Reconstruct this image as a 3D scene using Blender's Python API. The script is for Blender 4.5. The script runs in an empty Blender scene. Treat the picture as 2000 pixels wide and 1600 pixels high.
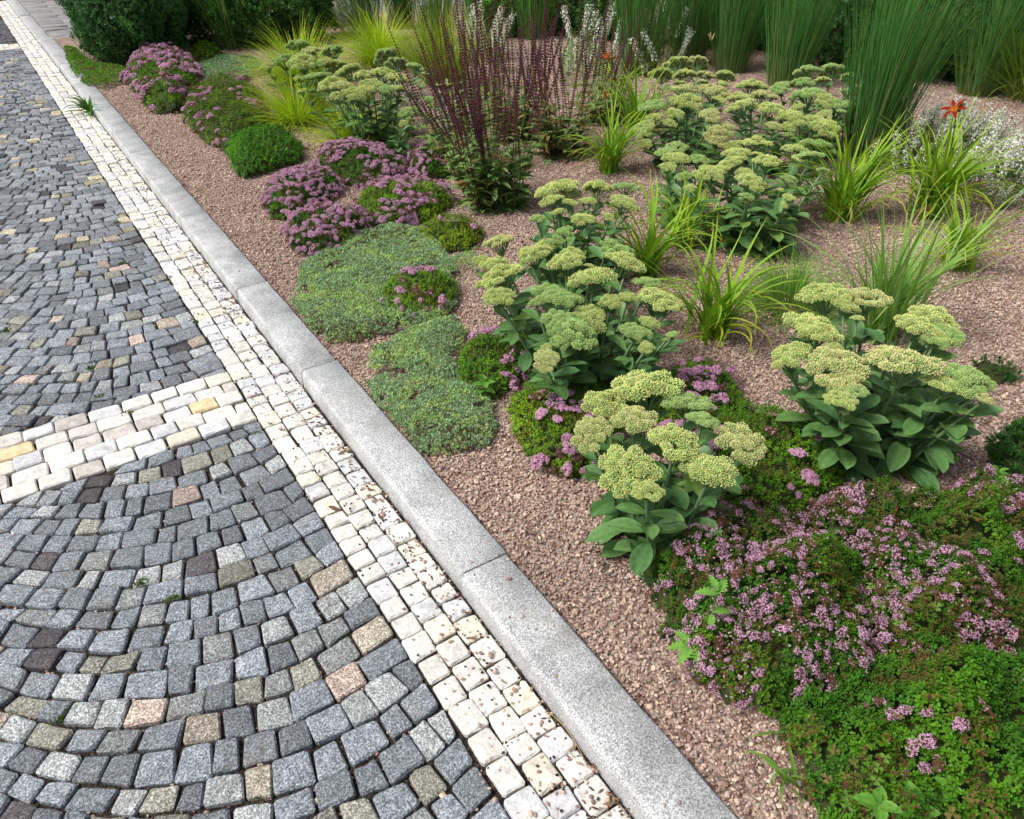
import bpy, math, random
import numpy as np
from mathutils import Matrix, Vector, Euler

SC = bpy.context.scene
COL = SC.collection
R = math.radians
rs = np.random.RandomState(7)
random.seed(7)

# ------------------------------------------------------------------ camera
F_PX, PITCH, YAW, CAMH = 1500.0, R(34.7), R(32.7), 1.6
cam = bpy.data.cameras.new('camera')
cam.lens = 36.0 * F_PX / 2000.0
cam.sensor_width = 36.0
cam.sensor_fit = 'HORIZONTAL'
cam.clip_start, cam.clip_end = 0.05, 500.0
camo = bpy.data.objects.new('camera', cam)
COL.objects.link(camo)
camo.location = (0, 0, CAMH)
camo.rotation_euler = (math.pi / 2 - PITCH, 0, -YAW)
SC.camera = camo

# ------------------------------------------------------------------ sky, sun, exposure
SUN_AZ, SUN_EL = R(-75), R(52)          # azimuth from +Y (clockwise), elevation
w = bpy.data.worlds.new('World')
SC.world = w
w.use_nodes = True
nt = w.node_tree
sky = nt.nodes.new('ShaderNodeTexSky')
sky.sky_type = 'NISHITA'
sky.sun_disc = False
sky.sun_elevation = SUN_EL
sky.sun_rotation = SUN_AZ
sky.air_density = 1.0
sky.dust_density = 4.0
sky.ozone_density = 1.0
hs = nt.nodes.new('ShaderNodeHueSaturation')
hs.inputs['Saturation'].default_value = 0.35
nt.links.new(sky.outputs[0], hs.inputs['Color'])
bg = nt.nodes['Background']
nt.links.new(hs.outputs[0], bg.inputs[0])
bg.inputs[1].default_value = 0.112
sl = bpy.data.lights.new('sun', 'SUN')
sl.energy = 2.5
sl.angle = R(20)
sl.color = (1.0, 0.95, 0.87)
so = bpy.data.objects.new('sun', sl)
COL.objects.link(so)
sd = Vector((math.sin(SUN_AZ) * math.cos(SUN_EL), math.cos(SUN_AZ) * math.cos(SUN_EL), math.sin(SUN_EL)))
so.rotation_euler = sd.to_track_quat('Z', 'Y').to_euler()
so.location = sd * 30
vs = SC.view_settings
vs.view_transform = 'Standard'
vs.look = 'None'
vs.gamma = 1.0
vs.use_curve_mapping = False
vs.exposure = 0.5

# ------------------------------------------------------------------ pixel -> place
fh = np.array([math.sin(YAW), math.cos(YAW), 0.0])
RT = np.array([math.cos(YAW), -math.sin(YAW), 0.0])
UP = np.array([0, 0, 1.0])
FW = fh * math.cos(PITCH) - UP * math.sin(PITCH)
CU = fh * math.sin(PITCH) + UP * math.cos(PITCH)
BED = 0.05


def P(px, py, z=BED):
    """point at height z seen at photo pixel (px, py)"""
    d = RT * (px - 1000) / F_PX + CU * (800 - py) / F_PX + FW
    t = (z - CAMH) / d[2]
    return np.array([0, 0, CAMH]) + d * t


def depth(p):
    return float(np.dot(np.asarray(p) - np.array([0, 0, CAMH]), FW))


# ------------------------------------------------------------------ noise
_lat = np.random.RandomState(3).rand(64, 64)


def vn(x, y, f=1.0, o=0):
    x = np.asarray(x, float) * f + 17.3 + o * 7.1
    y = np.asarray(y, float) * f + 9.7 + o * 3.3
    xi, yi = np.floor(x).astype(int), np.floor(y).astype(int)
    fx, fy = x - xi, y - yi
    fx, fy = fx * fx * (3 - 2 * fx), fy * fy * (3 - 2 * fy)
    a, b = _lat[xi % 64, yi % 64], _lat[(xi + 1) % 64, yi % 64]
    c, d = _lat[xi % 64, (yi + 1) % 64], _lat[(xi + 1) % 64, (yi + 1) % 64]
    return (a * (1 - fx) + b * fx) * (1 - fy) + (c * (1 - fx) + d * fx) * fy


def fbm(x, y, f=1.0, o=0):
    return (vn(x, y, f, o) + 0.5 * vn(x, y, 2.1 * f, o + 1) + 0.25 * vn(x, y, 4.3 * f, o + 2)) / 1.75


# ------------------------------------------------------------------ materials
def mat(name):
    m = bpy.data.materials.new(name)
    m.use_nodes = True
    n = m.node_tree
    return m, n, n.nodes['Principled BSDF'], n.nodes['Material Output']


def attr(n, name='col', t='GEOMETRY'):
    a = n.nodes.new('ShaderNodeAttribute')
    a.attribute_name = name
    a.attribute_type = t
    return a


def noise(n, scale, detail=3, rough=0.6, vec=None):
    t = n.nodes.new('ShaderNodeTexNoise')
    t.inputs['Scale'].default_value = scale
    t.inputs['Detail'].default_value = detail
    t.inputs['Roughness'].default_value = rough
    if vec is not None:
        n.links.new(vec, t.inputs['Vector'])
    return t


def ramp(n, src, stops):
    r = n.nodes.new('ShaderNodeValToRGB')
    e = r.color_ramp.elements
    while len(e) < len(stops):
        e.new(0.5)
    for el, (p, c) in zip(e, stops):
        el.position = p
        el.color = (c, c, c, 1) if isinstance(c, (int, float)) else (*c, 1)
    n.links.new(src, r.inputs[0])
    return r


def mix(n, a, b, mode='MULTIPLY', f=1.0):
    m = n.nodes.new('ShaderNodeMix')
    m.data_type = 'RGBA'
    m.blend_type = mode
    for s, v in ((m.inputs[6], a), (m.inputs[7], b), (m.inputs[0], f)):
        if hasattr(v, 'node'):
            n.links.new(v, s)
        elif isinstance(v, tuple):
            s.default_value = (*v, 1)
        else:
            s.default_value = v
    return m.outputs[2]


def bump(n, src, bsdf, strength, dist):
    b = n.nodes.new('ShaderNodeBump')
    b.inputs['Strength'].default_value = strength
    b.inputs['Distance'].default_value = dist
    n.links.new(src, b.inputs['Height'])
    n.links.new(b.outputs[0], bsdf.inputs['Normal'])


def wpos(n):
    return n.nodes.new('ShaderNodeNewGeometry').outputs['Position']


def leaf_mat(name, rough=0.55, trans=0.28, spec=0.12, var=0.25):
    m, n, b, out = mat(name)
    a = attr(n)
    t = noise(n, 90, 2, 0.5, wpos(n))
    r = ramp(n, t.outputs[0], [(0.3, 1 - var), (0.7, 1 + 0.0)])
    c = mix(n, a.outputs['Color'], r.outputs[0])
    n.links.new(c, b.inputs['Base Color'])
    b.inputs['Roughness'].default_value = rough
    b.inputs['Specular IOR Level'].default_value = spec
    tr = n.nodes.new('ShaderNodeBsdfTranslucent')
    n.links.new(mix(n, c, (1.0, 1.0, 0.55)), tr.inputs[0])
    ms = n.nodes.new('ShaderNodeMixShader')
    ms.inputs[0].default_value = trans
    n.links.new(b.outputs[0], ms.inputs[1])
    n.links.new(tr.outputs[0], ms.inputs[2])
    n.links.new(ms.outputs[0], out.inputs[0])
    return m


def stone_mat(name, grain, lo, hi, blot, bstr, rough=0.75, stain=None):
    m, n, b, out = mat(name)
    a = attr(n)
    v = wpos(n)
    g1 = noise(n, grain, 2, 0.7, v)
    g2 = noise(n, grain * 2.3, 1, 0.5, v)
    bl = noise(n, blot, 4, 0.6, v)
    r1 = ramp(n, g1.outputs[0], [(0.34, lo), (0.5, 0.95), (0.66, hi)])
    r2 = ramp(n, g2.outputs[0], [(0.33, lo * 1.15), (0.6, 1.05)])
    r3 = ramp(n, bl.outputs[0], [(0.3, 0.72), (0.55, 1.0), (0.75, 1.2)])
    c = mix(n, mix(n, mix(n, a.outputs['Color'], r1.outputs[0]), r2.outputs[0]), r3.outputs[0])
    if stain:
        st = noise(n, 7.0, 5, 0.65, v)
        rr = ramp(n, st.outputs[0], [(0.56, 0.0), (0.72, 1.0)])
        f = n.nodes.new('ShaderNodeMath')
        f.operation = 'MULTIPLY'
        f.inputs[1].default_value = stain[1]
        n.links.new(rr.outputs[0], f.inputs[0])
        c = mix(n, c, stain[0], 'MIX', f.outputs[0])
    n.links.new(c, b.inputs['Base Color'])
    b.inputs['Roughness'].default_value = rough
    b.inputs['Specular IOR Level'].default_value = 0.35
    bm_ = n.nodes.new('ShaderNodeMath')
    bm_.operation = 'ADD'
    n.links.new(g1.outputs[0], bm_.inputs[0])
    n.links.new(bl.outputs[0], bm_.inputs[1])
    bump(n, bm_.outputs[0], b, bstr, 0.004)
    return m


M = {}
M['leaf'] = leaf_mat('leaf')
M['fleshy'] = leaf_mat('fleshy_leaf', 0.45, 0.12, 0.28, 0.3)
M['grass'] = leaf_mat('grass_blade', 0.5, 0.32, 0.18, 0.2)
M['petal'] = leaf_mat('petal', 0.65, 0.25, 0.08, 0.12)
M['bud'] = leaf_mat('bud', 0.6, 0.2, 0.1, 0.15)
M['stem'] = leaf_mat('stem', 0.6, 0.05, 0.15, 0.3)
M['granite'] = stone_mat('grey_granite', 190, 0.40, 1.9, 40, 0.9, stain=((0.16, 0.13, 0.075), 0.45))
M['quartz'] = stone_mat('white_stone', 120, 0.86, 1.06, 30, 0.4, stain=((0.52, 0.47, 0.40), 0.32))
M['kerb'] = stone_mat('kerb_granite', 260, 0.40, 1.5, 9, 0.3, stain=((0.30, 0.28, 0.24), 0.45))
M['slab'] = stone_mat('grey_slab', 260, 0.8, 1.2, 6, 0.2)


def ground_mat(name, cols, vscale, bstr):
    m, n, b, out = mat(name)
    v = wpos(n)
    vo = n.nodes.new('ShaderNodeTexVoronoi')
    vo.inputs['Scale'].default_value = vscale
    n.links.new(v, vo.inputs['Vector'])
    sep = n.nodes.new('ShaderNodeSeparateColor')
    n.links.new(vo.outputs['Color'], sep.inputs[0])
    rc = ramp(n, sep.outputs[0], cols)
    nz = noise(n, 3.0, 4, 0.6, v)
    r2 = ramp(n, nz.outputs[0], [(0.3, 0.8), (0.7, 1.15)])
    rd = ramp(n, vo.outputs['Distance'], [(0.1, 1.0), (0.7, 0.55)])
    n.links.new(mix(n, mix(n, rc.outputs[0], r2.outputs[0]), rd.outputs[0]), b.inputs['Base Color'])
    b.inputs['Roughness'].default_value = 0.9
    b.inputs['Specular IOR Level'].default_value = 0.2
    bump(n, vo.outputs['Distance'], b, bstr, -0.006)
    return m


GRAV = [(0.0, (0.18, 0.11, 0.09)), (0.22, (0.325, 0.212, 0.17)), (0.5, (0.44, 0.315, 0.26)),
        (0.74, (0.54, 0.42, 0.355)), (0.88, (0.60, 0.45, 0.335)), (0.96, (0.15, 0.145, 0.15)), (1.0, (0.78, 0.70, 0.58))]
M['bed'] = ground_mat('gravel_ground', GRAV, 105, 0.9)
M['joint'] = ground_mat('joint_sand', [(0.0, (0.018, 0.015, 0.012)), (0.6, (0.045, 0.036, 0.028)), (0.9, (0.09, 0.065, 0.05)), (1.0, (0.16, 0.10, 0.08))], 160, 0.9)
M['earth'] = ground_mat('ground_far', [(0.0, (0.05, 0.05, 0.05)), (1.0, (0.09, 0.088, 0.085))], 11, 0.6)


def pebble_mat(name, stops):
    m, n, b, out = mat(name)
    oi = n.nodes.new('ShaderNodeObjectInfo')
    rc = ramp(n, oi.outputs['Random'], stops)
    rc.color_ramp.interpolation = 'LINEAR'
    t = noise(n, 300, 2, 0.6, wpos(n))
    r = ramp(n, t.outputs[0], [(0.3, 0.75), (0.7, 1.2)])
    tn = attr(n, 'tone', 'INSTANCER')
    n.links.new(mix(n, mix(n, rc.outputs[0], r.outputs[0]), tn.outputs['Color']), b.inputs['Base Color'])
    b.inputs['Roughness'].default_value = 0.85
    b.inputs['Specular IOR Level'].default_value = 0.25
    return m


M['pebble'] = pebble_mat('gravel_chip', GRAV)
M['litter'] = pebble_mat('dry_litter', [(0.0, (0.05, 0.028, 0.018)), (0.5, (0.14, 0.075, 0.045)), (1.0, (0.26, 0.16, 0.10))])
M['seed'] = pebble_mat('dark_seed', [(0.0, (0.012, 0.011, 0.014)), (0.7, (0.035, 0.03, 0.03)), (1.0, (0.09, 0.06, 0.05))])


# ------------------------------------------------------------------ mesh builder
class MB:
    def __init__(s):
        s.v, s.c, s.f, s.n = [], [], [], 0

    def add(s, v, f, c):
        v = np.asarray(v, float).reshape(-1, 3)
        c = np.asarray(c, float)
        if c.ndim == 1:
            c = np.tile(c, (len(v), 1))
        s.v.append(v)
        s.c.append(c.reshape(-1, 3))
        for ff in (f if isinstance(f, list) else [f]):
            s.f.append(np.asarray(ff, int) + s.n)
        s.n += len(v)

    def scatter(s, T, f, pos, rot, scl, col, tc=None):
        """copies of template T: pos (N,3), rot (N,3,3), scl (N,) or (N,3), col (N,3), tc (nv,3) template tint"""
        N, nv = len(pos), len(T)
        if N == 0:
            return
        scl = np.asarray(scl, float)
        scl = np.repeat(scl[:, None], 3, 1) if scl.ndim == 1 else scl
        v = np.einsum('nij,nvj->nvi', rot, T[None] * scl[:, None, :]) + pos[:, None, :]
        c = np.repeat(col[:, None, :], nv, 1)
        if tc is not None:
            c = c * tc[None]
        fl = []
        for ff in (f if isinstance(f, list) else [f]):
            ff = np.asarray(ff, int)
            fl.append((ff[None] + (np.arange(N) * nv)[:, None, None]).reshape(-1, ff.shape[1]))
        s.add(v, fl, c.reshape(-1, 3))

    def mesh(s, name, material, smooth=True):
        me = bpy.data.meshes.new(name)
        v = np.concatenate(s.v)
        c = np.concatenate(s.c)
        me.vertices.add(len(v))
        me.vertices.foreach_set('co', v.astype(np.float32).ravel())
        li = np.concatenate([f.ravel() for f in s.f])
        tot = np.concatenate([np.full(len(f), f.shape[1]) for f in s.f])
        me.loops.add(len(li))
        me.loops.foreach_set('vertex_index', li.astype(np.int32))
        me.polygons.add(len(tot))
        st = np.concatenate([[0], np.cumsum(tot)[:-1]])
        me.polygons.foreach_set('loop_start', st.astype(np.int32))
        me.polygons.foreach_set('use_smooth', np.full(len(tot), smooth))
        a = me.attributes.new('col', 'FLOAT_COLOR', 'POINT')
        a.data.foreach_set('color', np.hstack([np.clip(c, 0, 1), np.ones((len(c), 1))]).astype(np.float32).ravel())
        me.materials.append(M[material])
        me.update(calc_edges=True)
        return me


def link(name, me, parent=None, loc=None):
    o = bpy.data.objects.new(name, me)
    COL.objects.link(o)
    if parent is not None:
        o.parent = parent
    if loc is not None:
        o.location = loc
    return o


def tag(o, label=None, cat=None, group=None, kind=None):
    for k, v in (('label', label), ('category', cat), ('group', group), ('kind', kind)):
        if v:
            o[k] = v
    return o


def thing(name, loc, label, cat, group=None):
    o = bpy.data.objects.new(name, None)
    o.empty_display_size = 0.05
    COL.objects.link(o)
    o.location = loc
    return tag(o, label, cat, group)


def put(o, rot3, loc, scl=1.0):
    """set an object's own matrix from 3x3, location, scale"""
    m = Matrix([list(map(float, rot3[i])) for i in range(3)]).to_4x4()
    s = scl if hasattr(scl, '__len__') else (scl, scl, scl)
    o.matrix_basis = Matrix.Translation(Vector([float(q) for q in loc])) @ m @ Matrix.Diagonal((*s, 1))
    return o


def frames(nrm, spin):
    """(N,3,3) matrices, columns x,y,z with z = nrm"""
    z = nrm / np.linalg.norm(nrm, axis=1, keepdims=True)
    ref = np.where(np.abs(z[:, 2:3]) < 0.95, np.array([[0, 0, 1.0]]), np.array([[1.0, 0, 0]]))
    x = np.cross(ref, z)
    x /= np.linalg.norm(x, axis=1, keepdims=True)
    y = np.cross(z, x)
    c, s_ = np.cos(spin)[:, None], np.sin(spin)[:, None]
    return np.stack([x * c + y * s_, -x * s_ + y * c, z], axis=2)


def dirframe(d, up=(0, 0, 1)):
    """one 3x3 with x along d, z near up"""
    x = np.asarray(d, float)
    x = x / np.linalg.norm(x)
    y = np.cross(up, x)
    if np.linalg.norm(y) < 1e-4:
        y = np.array([0, 1.0, 0])
    y = y / np.linalg.norm(y)
    return np.stack([x, y, np.cross(x, y)], 1)


def vary(base, n, dv=0.2, dh=0.06, rng=rs):
    b = np.tile(np.array(base, float), (n, 1))
    k = 1 + rng.uniform(-dv, dv, (n, 1))
    return np.clip(b * k * (1 + rng.uniform(-dh, dh, (n, 3))), 0.002, 1)


def tube(mb, pts, r0, r1, col, sides=5):
    pts = np.asarray(pts, float)
    n = len(pts)
    t = np.gradient(pts, axis=0)
    fr = frames(t, np.zeros(n))
    rr = np.linspace(r0, r1, n)
    a = np.arange(sides) * 2 * math.pi / sides
    v = pts[:, None] + rr[:, None, None] * (fr[:, None, :, 0] * np.cos(a)[None, :, None] + fr[:, None, :, 1] * np.sin(a)[None, :, None])
    f = [[i * sides + j, i * sides + (j + 1) % sides, (i + 1) * sides + (j + 1) % sides, (i + 1) * sides + j]
         for i in range(n - 1) for j in range(sides)]
    mb.add(v.reshape(-1, 3), np.array(f), col)


def bez(a, b, c, n):
    t = np.linspace(0, 1, n)[:, None]
    a, b, c = np.asarray(a, float), np.asarray(b, float), np.asarray(c, float)
    return a * (1 - t) ** 2 + 2 * b * t * (1 - t) + c * t * t


def leaf_tmpl(nl=6, nw=2, width=0.5, shape=1.0, cup=0.12, droop=0.15, tipx=1.0, serr=0.0, tip_sharp=1.0):
    """leaf along +x, unit length; returns verts, quads, tint (rim paler)"""
    s = np.linspace(0, 1, nl + 1)
    prof = np.sin(np.pi * np.clip(s, 0, 1) ** shape) ** (0.75 * tip_sharp) * (1 - 0.12 * s)
    prof[0], prof[-1] = 0.10, 0.02
    if serr:
        prof = prof * (1 + serr * ((np.arange(nl + 1) % 2) * 2 - 1))
    u = np.linspace(-1, 1, 2 * nw + 1)
    v, tc = [], []
    for i, si in enumerate(s):
        for uj in u:
            y = uj * prof[i] * width * 0.5
            z = cup * width * abs(uj) ** 1.6 * prof[i] - droop * si * si
            v.append((si * tipx, y, z))
            k = 1.0 + (0.35 if abs(uj) > 0.99 else 0.0) + (0.30 if abs(uj) < 0.01 else 0)
            tc.append((k, k, k * 0.95))
    m = 2 * nw + 1
    f = [[i * m + j, (i + 1) * m + j, (i + 1) * m + j + 1, i * m + j + 1] for i in range(nl) for j in range(2 * nw)]
    return np.array(v), np.array(f), np.array(tc)


def ribbons(N, base, az, L, t0, bend, wd, S=8, power=1.3, fold=0.25, taper=1.6, rng=rs, twist=0.0):
    """curved grass blades; returns verts (N*(S+1)*3,3), quads, s-values"""
    s = np.linspace(0, 1, S + 1)
    th = t0[:, None] + bend[:, None] * s[None] ** power
    ds = L[:, None] / S
    hx = np.concatenate([np.zeros((N, 1)), np.cumsum(np.sin((th[:, 1:] + th[:, :-1]) / 2) * ds, 1)], 1)
    hz = np.concatenate([np.zeros((N, 1)), np.cumsum(np.cos((th[:, 1:] + th[:, :-1]) / 2) * ds, 1)], 1)
    azs = az[:, None] + twist * (rng.rand(N, 1) - 0.5) * s[None] ** 2
    c, sn = np.cos(azs), np.sin(azs)
    ctr = base[:, None] + np.stack([c * hx, sn * hx, hz], 2)
    wp = wd[:, None] * np.clip(1 - s ** (2 * taper), 0.03, 1)[None] * (0.65 + 0.35 * np.minimum(1, s * 4))[None]
    side = np.stack([-sn, c, np.zeros_like(c)], 2) * wp[:, :, None] * 0.5
    nrm = np.stack([-c * np.cos(th), -sn * np.cos(th), np.sin(th)], 2)
    off = nrm * (wp * fold)[:, :, None]
    v = np.stack([ctr - side + off, ctr, ctr + side + off], 2)
    m = (S + 1) * 3
    f = []
    for i in range(S):
        for j in range(2):
            f.append([i * 3 + j, i * 3 + j + 1, (i + 1) * 3 + j + 1, (i + 1) * 3 + j])
    f = (np.array(f)[None] + (np.arange(N) * m)[:, None, None]).reshape(-1, 4)
    return v.reshape(-1, 3), f, np.repeat(s, 3)


# ==================================================================== SETTING
# far ground
mb = MB()
g = np.array([[-200, -200, -0.06], [200, -200, -0.06], [200, 200, -0.06], [-200, 200, -0.06]], float)
mb.add(g, np.array([[0, 1, 2, 3]]), (0.1, 0.1, 0.1))
tag(link('ground', mb.mesh('ground', 'earth')), kind='structure')


def sheet(name, x0, x1, y0, y1, zf, step, material):
    xs, ys = np.arange(x0, x1 + 1e-6, step), np.arange(y0, y1 + 1e-6, step)
    X, Y = np.meshgrid(xs, ys, indexing='ij')
    Z = zf(X, Y)
    nx, ny = len(xs), len(ys)
    i = np.arange(nx * ny).reshape(nx, ny)
    f = np.stack([i[:-1, :-1], i[1:, :-1], i[1:, 1:], i[:-1, 1:]], -1).reshape(-1, 4)
    m_ = MB()
    m_.add(np.stack([X, Y, Z], -1).reshape(-1, 3), f, (0.2, 0.2, 0.2))
    return tag(link(name, m_.mesh(name, material)), kind='structure')


road = sheet('road', -3.0, 0.66, -1.2, 16, lambda x, y: -0.014 + 0 * x, 0.61, 'joint')


def bedz(x, y):
    return BED - 0.012 + 0.018 * (fbm(x, y, 1.7, 5) - 0.5) * np.clip((x - 0.8) / 0.5, 0, 1) + 0.025 * np.clip((x - 3) / 4, 0, 1)


bed = sheet('gravel_bed', 0.8, 14.0, -1.2, 11.3, bedz, 0.1, 'bed')
pave = sheet('pavement', 0.802, 14.0, 11.36, 16, lambda x, y: -0.02 + 0 * x, 0.66, 'joint')

# ---- stones of the road
NP = 10


def cobble(mb, quad, top, gap, col, rng, jit=0.006, inset=0.005):
    """one sett from four corners (ccw, xy); domed top, rounded corners"""
    q = np.array(quad, float)
    ctr = q.mean(0)
    d = q - ctr
    ln = np.linalg.norm(d, axis=1, keepdims=True)
    q = ctr + d * (1 - gap / np.maximum(ln, 0.02))
    q = q + rng.uniform(-jit, jit, (4, 2))
    pts = []
    for i in range(4):
        a, b = q[i], q[(i + 1) % 4]
        pts.append(a * 0.925 + b * 0.075)
        if i % 2 == 0:
            pts.append((a + b) / 2 + rng.uniform(-jit, jit, 2) * 0.6)
        pts.append(a * 0.075 + b * 0.925)
    o = np.array(pts)
    n = len(o)
    tilt = rng.uniform(-0.045, 0.045, 2)
    ins = o + (ctr - o) * (inset / np.maximum(np.linalg.norm(ctr - o, axis=1, keepdims=True), 0.02))

    def zz(p):
        return (p - ctr) @ tilt

    z1 = top - 0.005 + zz(o) + rng.uniform(-0.003, 0.002, n)
    z2 = top - 0.0008 + zz(ins) + rng.uniform(-0.0016, 0.0010, n)
    v = np.concatenate([np.c_[o, np.full(n, -0.03)], np.c_[o, z1], np.c_[ins, z2],
                        [[*(ctr + rng.uniform(-0.01, 0.01, 2)), top + rng.uniform(-0.001, 0.0025)]]])
    i = np.arange(n)
    j = (i + 1) % n
    fq = np.concatenate([np.stack([i, j, j + n, i + n], 1), np.stack([i + n, j + n, j + 2 * n, i + 2 * n], 1)])
    ft = np.stack([i + 2 * n, j + 2 * n, np.full(n, 3 * n)], 1)
    mb.add(v, [fq, ft], col)


def grey_col(rng, far=False):
    u = rng.rand()
    k = rng.uniform(0.62, 1.3)
    if far:
        base = (0.22, 0.238, 0.265) if u < 0.88 else ((0.42, 0.38, 0.27) if u < 0.95 else (0.075, 0.07, 0.078))
    elif u < 0.68:
        base = (0.215, 0.238, 0.268)
    elif u < 0.86:
        base = (0.31, 0.325, 0.335)
    elif u < 0.915:
        base = (0.25, 0.25, 0.215)
    elif u < 0.94:
        base = (0.37, 0.33, 0.275)
    elif u < 0.955:
        base = (0.44, 0.35, 0.31)
    elif u < 0.9985:
        base = (0.085, 0.078, 0.085)
    else:
        base = (0.19, 0.085, 0.03)
    return np.array(base) * k * 1.2


def white_col(rng, band=False):
    u = rng.rand() * (1.0 if band else 0.84)
    k = rng.uniform(0.86, 1.1)
    if u < 0.5:
        b = (0.69, 0.67, 0.63)
    elif u < 0.72:
        b = (0.62, 0.63, 0.655)
    elif u < 0.86:
        b = (0.70, 0.65, 0.55)
    elif u < 0.94:
        b = (0.68, 0.54, 0.33)
    else:
        b = (0.56, 0.52, 0.49)
    return np.array(b) * k


ARC_R, ARC_W, ARC_C = 0.92, 0.79, 0.27     # arched courses in bays 1.58 m wide, lowest at the bay's middle


def bay_mid(x):
    return ARC_C + math.floor((x - ARC_C) / (2 * ARC_W) + 0.5) * 2 * ARC_W


def rowoff(x):
    return ARC_R - math.sqrt(ARC_R ** 2 - min(abs(x - bay_mid(x)), ARC_W) ** 2)


def rowang(x):
    d = x - bay_mid(x)
    return math.asin(max(-0.82, min(0.82, d / ARC_R)))


stones = []                                   # (distance key, builder)
rc = np.random.RandomState(21)
PITCHY = 0.082
B0, B1 = 2.372, 2.762                         # white cross band
FB0, FB1 = 11.05, 11.45                       # far white band
XE = 0.447


def bound(k, x):
    return k * PITCHY + rowoff(x) + (float(vn(k * 3.7, x, 9.0, 3)) - 0.5) * 0.026


k = -14
while k * PITCHY < 11.3:
    x = -1.7 + rc.uniform(0, 0.08)
    while x < XE - 0.03:
        wdt = rc.choice([0.06, 0.07, 0.077, 0.086, 0.098]) * rc.uniform(0.92, 1.08)
        x2 = x + wdt * math.cos(rowang(x + 0.01))
        cusp = bay_mid(x + 0.001) + ARC_W
        if x2 > min(XE, cusp) - 0.03:
            x2 = min(XE, cusp)
        e1, e2 = abs(x - cusp + 2 * ARC_W) < 0.002, abs(x2 - cusp) < 0.002
        sa, sb = PITCHY * math.sin(rowang(x + 1e-4)) * math.cos(rowang(x)), PITCHY * math.sin(rowang(x2 - 1e-4)) * math.cos(rowang(x2))
        if e1:
            sa = 0
        if e2:
            sb = 0
        xs = [x, x2, min(x2 - sb if x2 < XE else XE, XE), min(x - sa, XE - 0.02)]
        q = [[xs[0], bound(k, xs[0])], [xs[1], bound(k, xs[1])], [xs[2], bound(k + 1, xs[2])], [xs[3], bound(k + 1, xs[3])]]
        q = np.array(q)
        cy = q[:, 1].mean()
        ok = True
        for lo, hi in ((B0, B1), (FB0, FB1)):
            if cy < (lo + hi) / 2:
                q[:, 1] = np.minimum(q[:, 1], lo)
            else:
                q[:, 1] = np.maximum(q[:, 1], hi)
        area = 0.5 * abs(sum(q[i][0] * q[(i + 1) % 4][1] - q[(i + 1) % 4][0] * q[i][1] for i in range(4)))
        if cy < FB1 + 0.01 and area > 0.0019 and -1.1 < cy:
            stones.append(('g', q, cy))
        x = x2
    k += 1
y = FB1
while y < 15.9:                               # straight small dark setts past the far band
    x = -1.7
    while x < XE - 0.02:
        x2 = min(x + rc.uniform(0.085, 0.10), XE)
        stones.append(('d', np.array([[x, y], [x2, y], [x2, y + 0.09], [x, y + 0.09]]), y))
        x = x2
    y += 0.09

wst = []
edges = [0.45, 0.518, 0.587, 0.655]
for r_ in range(3):
    y = -1.1 + rc.uniform(0, 0.07)
    while y < 15.8:
        ln = rc.uniform(0.062, 0.088)
        j = rc.uniform(-0.003, 0.003, 4)
        wst.append((np.array([[edges[r_] + j[0], y], [edges[r_ + 1] + j[1], y + j[2]], [edges[r_ + 1] + j[1], y + ln], [edges[r_] + j[0], y + ln + j[3] * 0]]), y))
        y += ln
for lo, nr, ph in ((B0, 5, 0.0), (FB0, 5, 0.3)):
    hgt = 0.39 / 5
    for r_ in range(nr):
        x = XE - (0.05 if r_ % 2 else 0.0)
        if r_ % 2:
            wst.append((np.array([[x, lo + r_ * hgt], [XE, lo + r_ * hgt], [XE, lo + (r_ + 1) * hgt], [x, lo + (r_ + 1) * hgt]]), lo))
        while x > -1.7:
            ln = rc.uniform(0.088, 0.118)
            yo = lambda xx: lo + r_ * hgt + 0.012 * math.sin(xx * 2.1 + 0.6) + 0.0 * ph
            wst.append((np.array([[x - ln, yo(x - ln)], [x, yo(x)], [x, yo(x) + hgt], [x - ln, yo(x - ln) + hgt]]), lo))
            x -= ln


def seen(q):
    c = np.array([*q.mean(0), 0.0]) - np.array([0, 0, CAMH])
    dz = float(c @ FW)
    if dz < 0.1:
        return 0
    px, py = 1000 + F_PX * float(c @ RT) / dz, 800 - F_PX * float(c @ CU) / dz
    return 1.0 / dz if -60 < px < 2060 and -60 < py < 1660 else 0


def lay(items, parent, colf, name, material, gap, jit, top):
    order = sorted(range(len(items)), key=lambda i: -seen(items[i][0]))
    keep = set(i for i in order[:300] if seen(items[i][0]) > 0)
    rest = MB()
    for i, (q, cf) in enumerate(items):
        tp = top + rc.uniform(-0.004, 0.005)
        if i in keep:
            m_ = MB()
            cobble(m_, q, tp, gap, cf, rc, jit)
            link(name, m_.mesh(name, material, False), parent)
        else:
            cobble(rest, q, tp, gap, cf, rc, jit)
    tag(link(name + 's', rest.mesh(name + 's', material, False), parent), kind='stuff')


lay([(q, grey_col(rc, cy > 4.5) if t == 'g' else np.array((0.10, 0.10, 0.115)) * rc.uniform(0.85, 1.2)) for t, q, cy in stones],
    road, None, 'cobblestone', 'granite', 0.0046, 0.005, 0.0)
strip = sheet('white_sett_strip', 0.449, 0.661, -1.2, 16.0, lambda x, y: -0.010 + 0 * x, 0.106, 'joint')
lay([(q, white_col(rc, q[:, 0].mean() < 0.44)) for q, _ in wst], strip, None, 'white_sett', 'quartz', 0.0035, 0.0028, 0.002)

# ---- kerb
KX0, KX1, KT = 0.660, 0.806, 0.064
kerb = tag(bpy.data.objects.new('kerb', None), kind='structure')
COL.objects.link(kerb)


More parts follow.
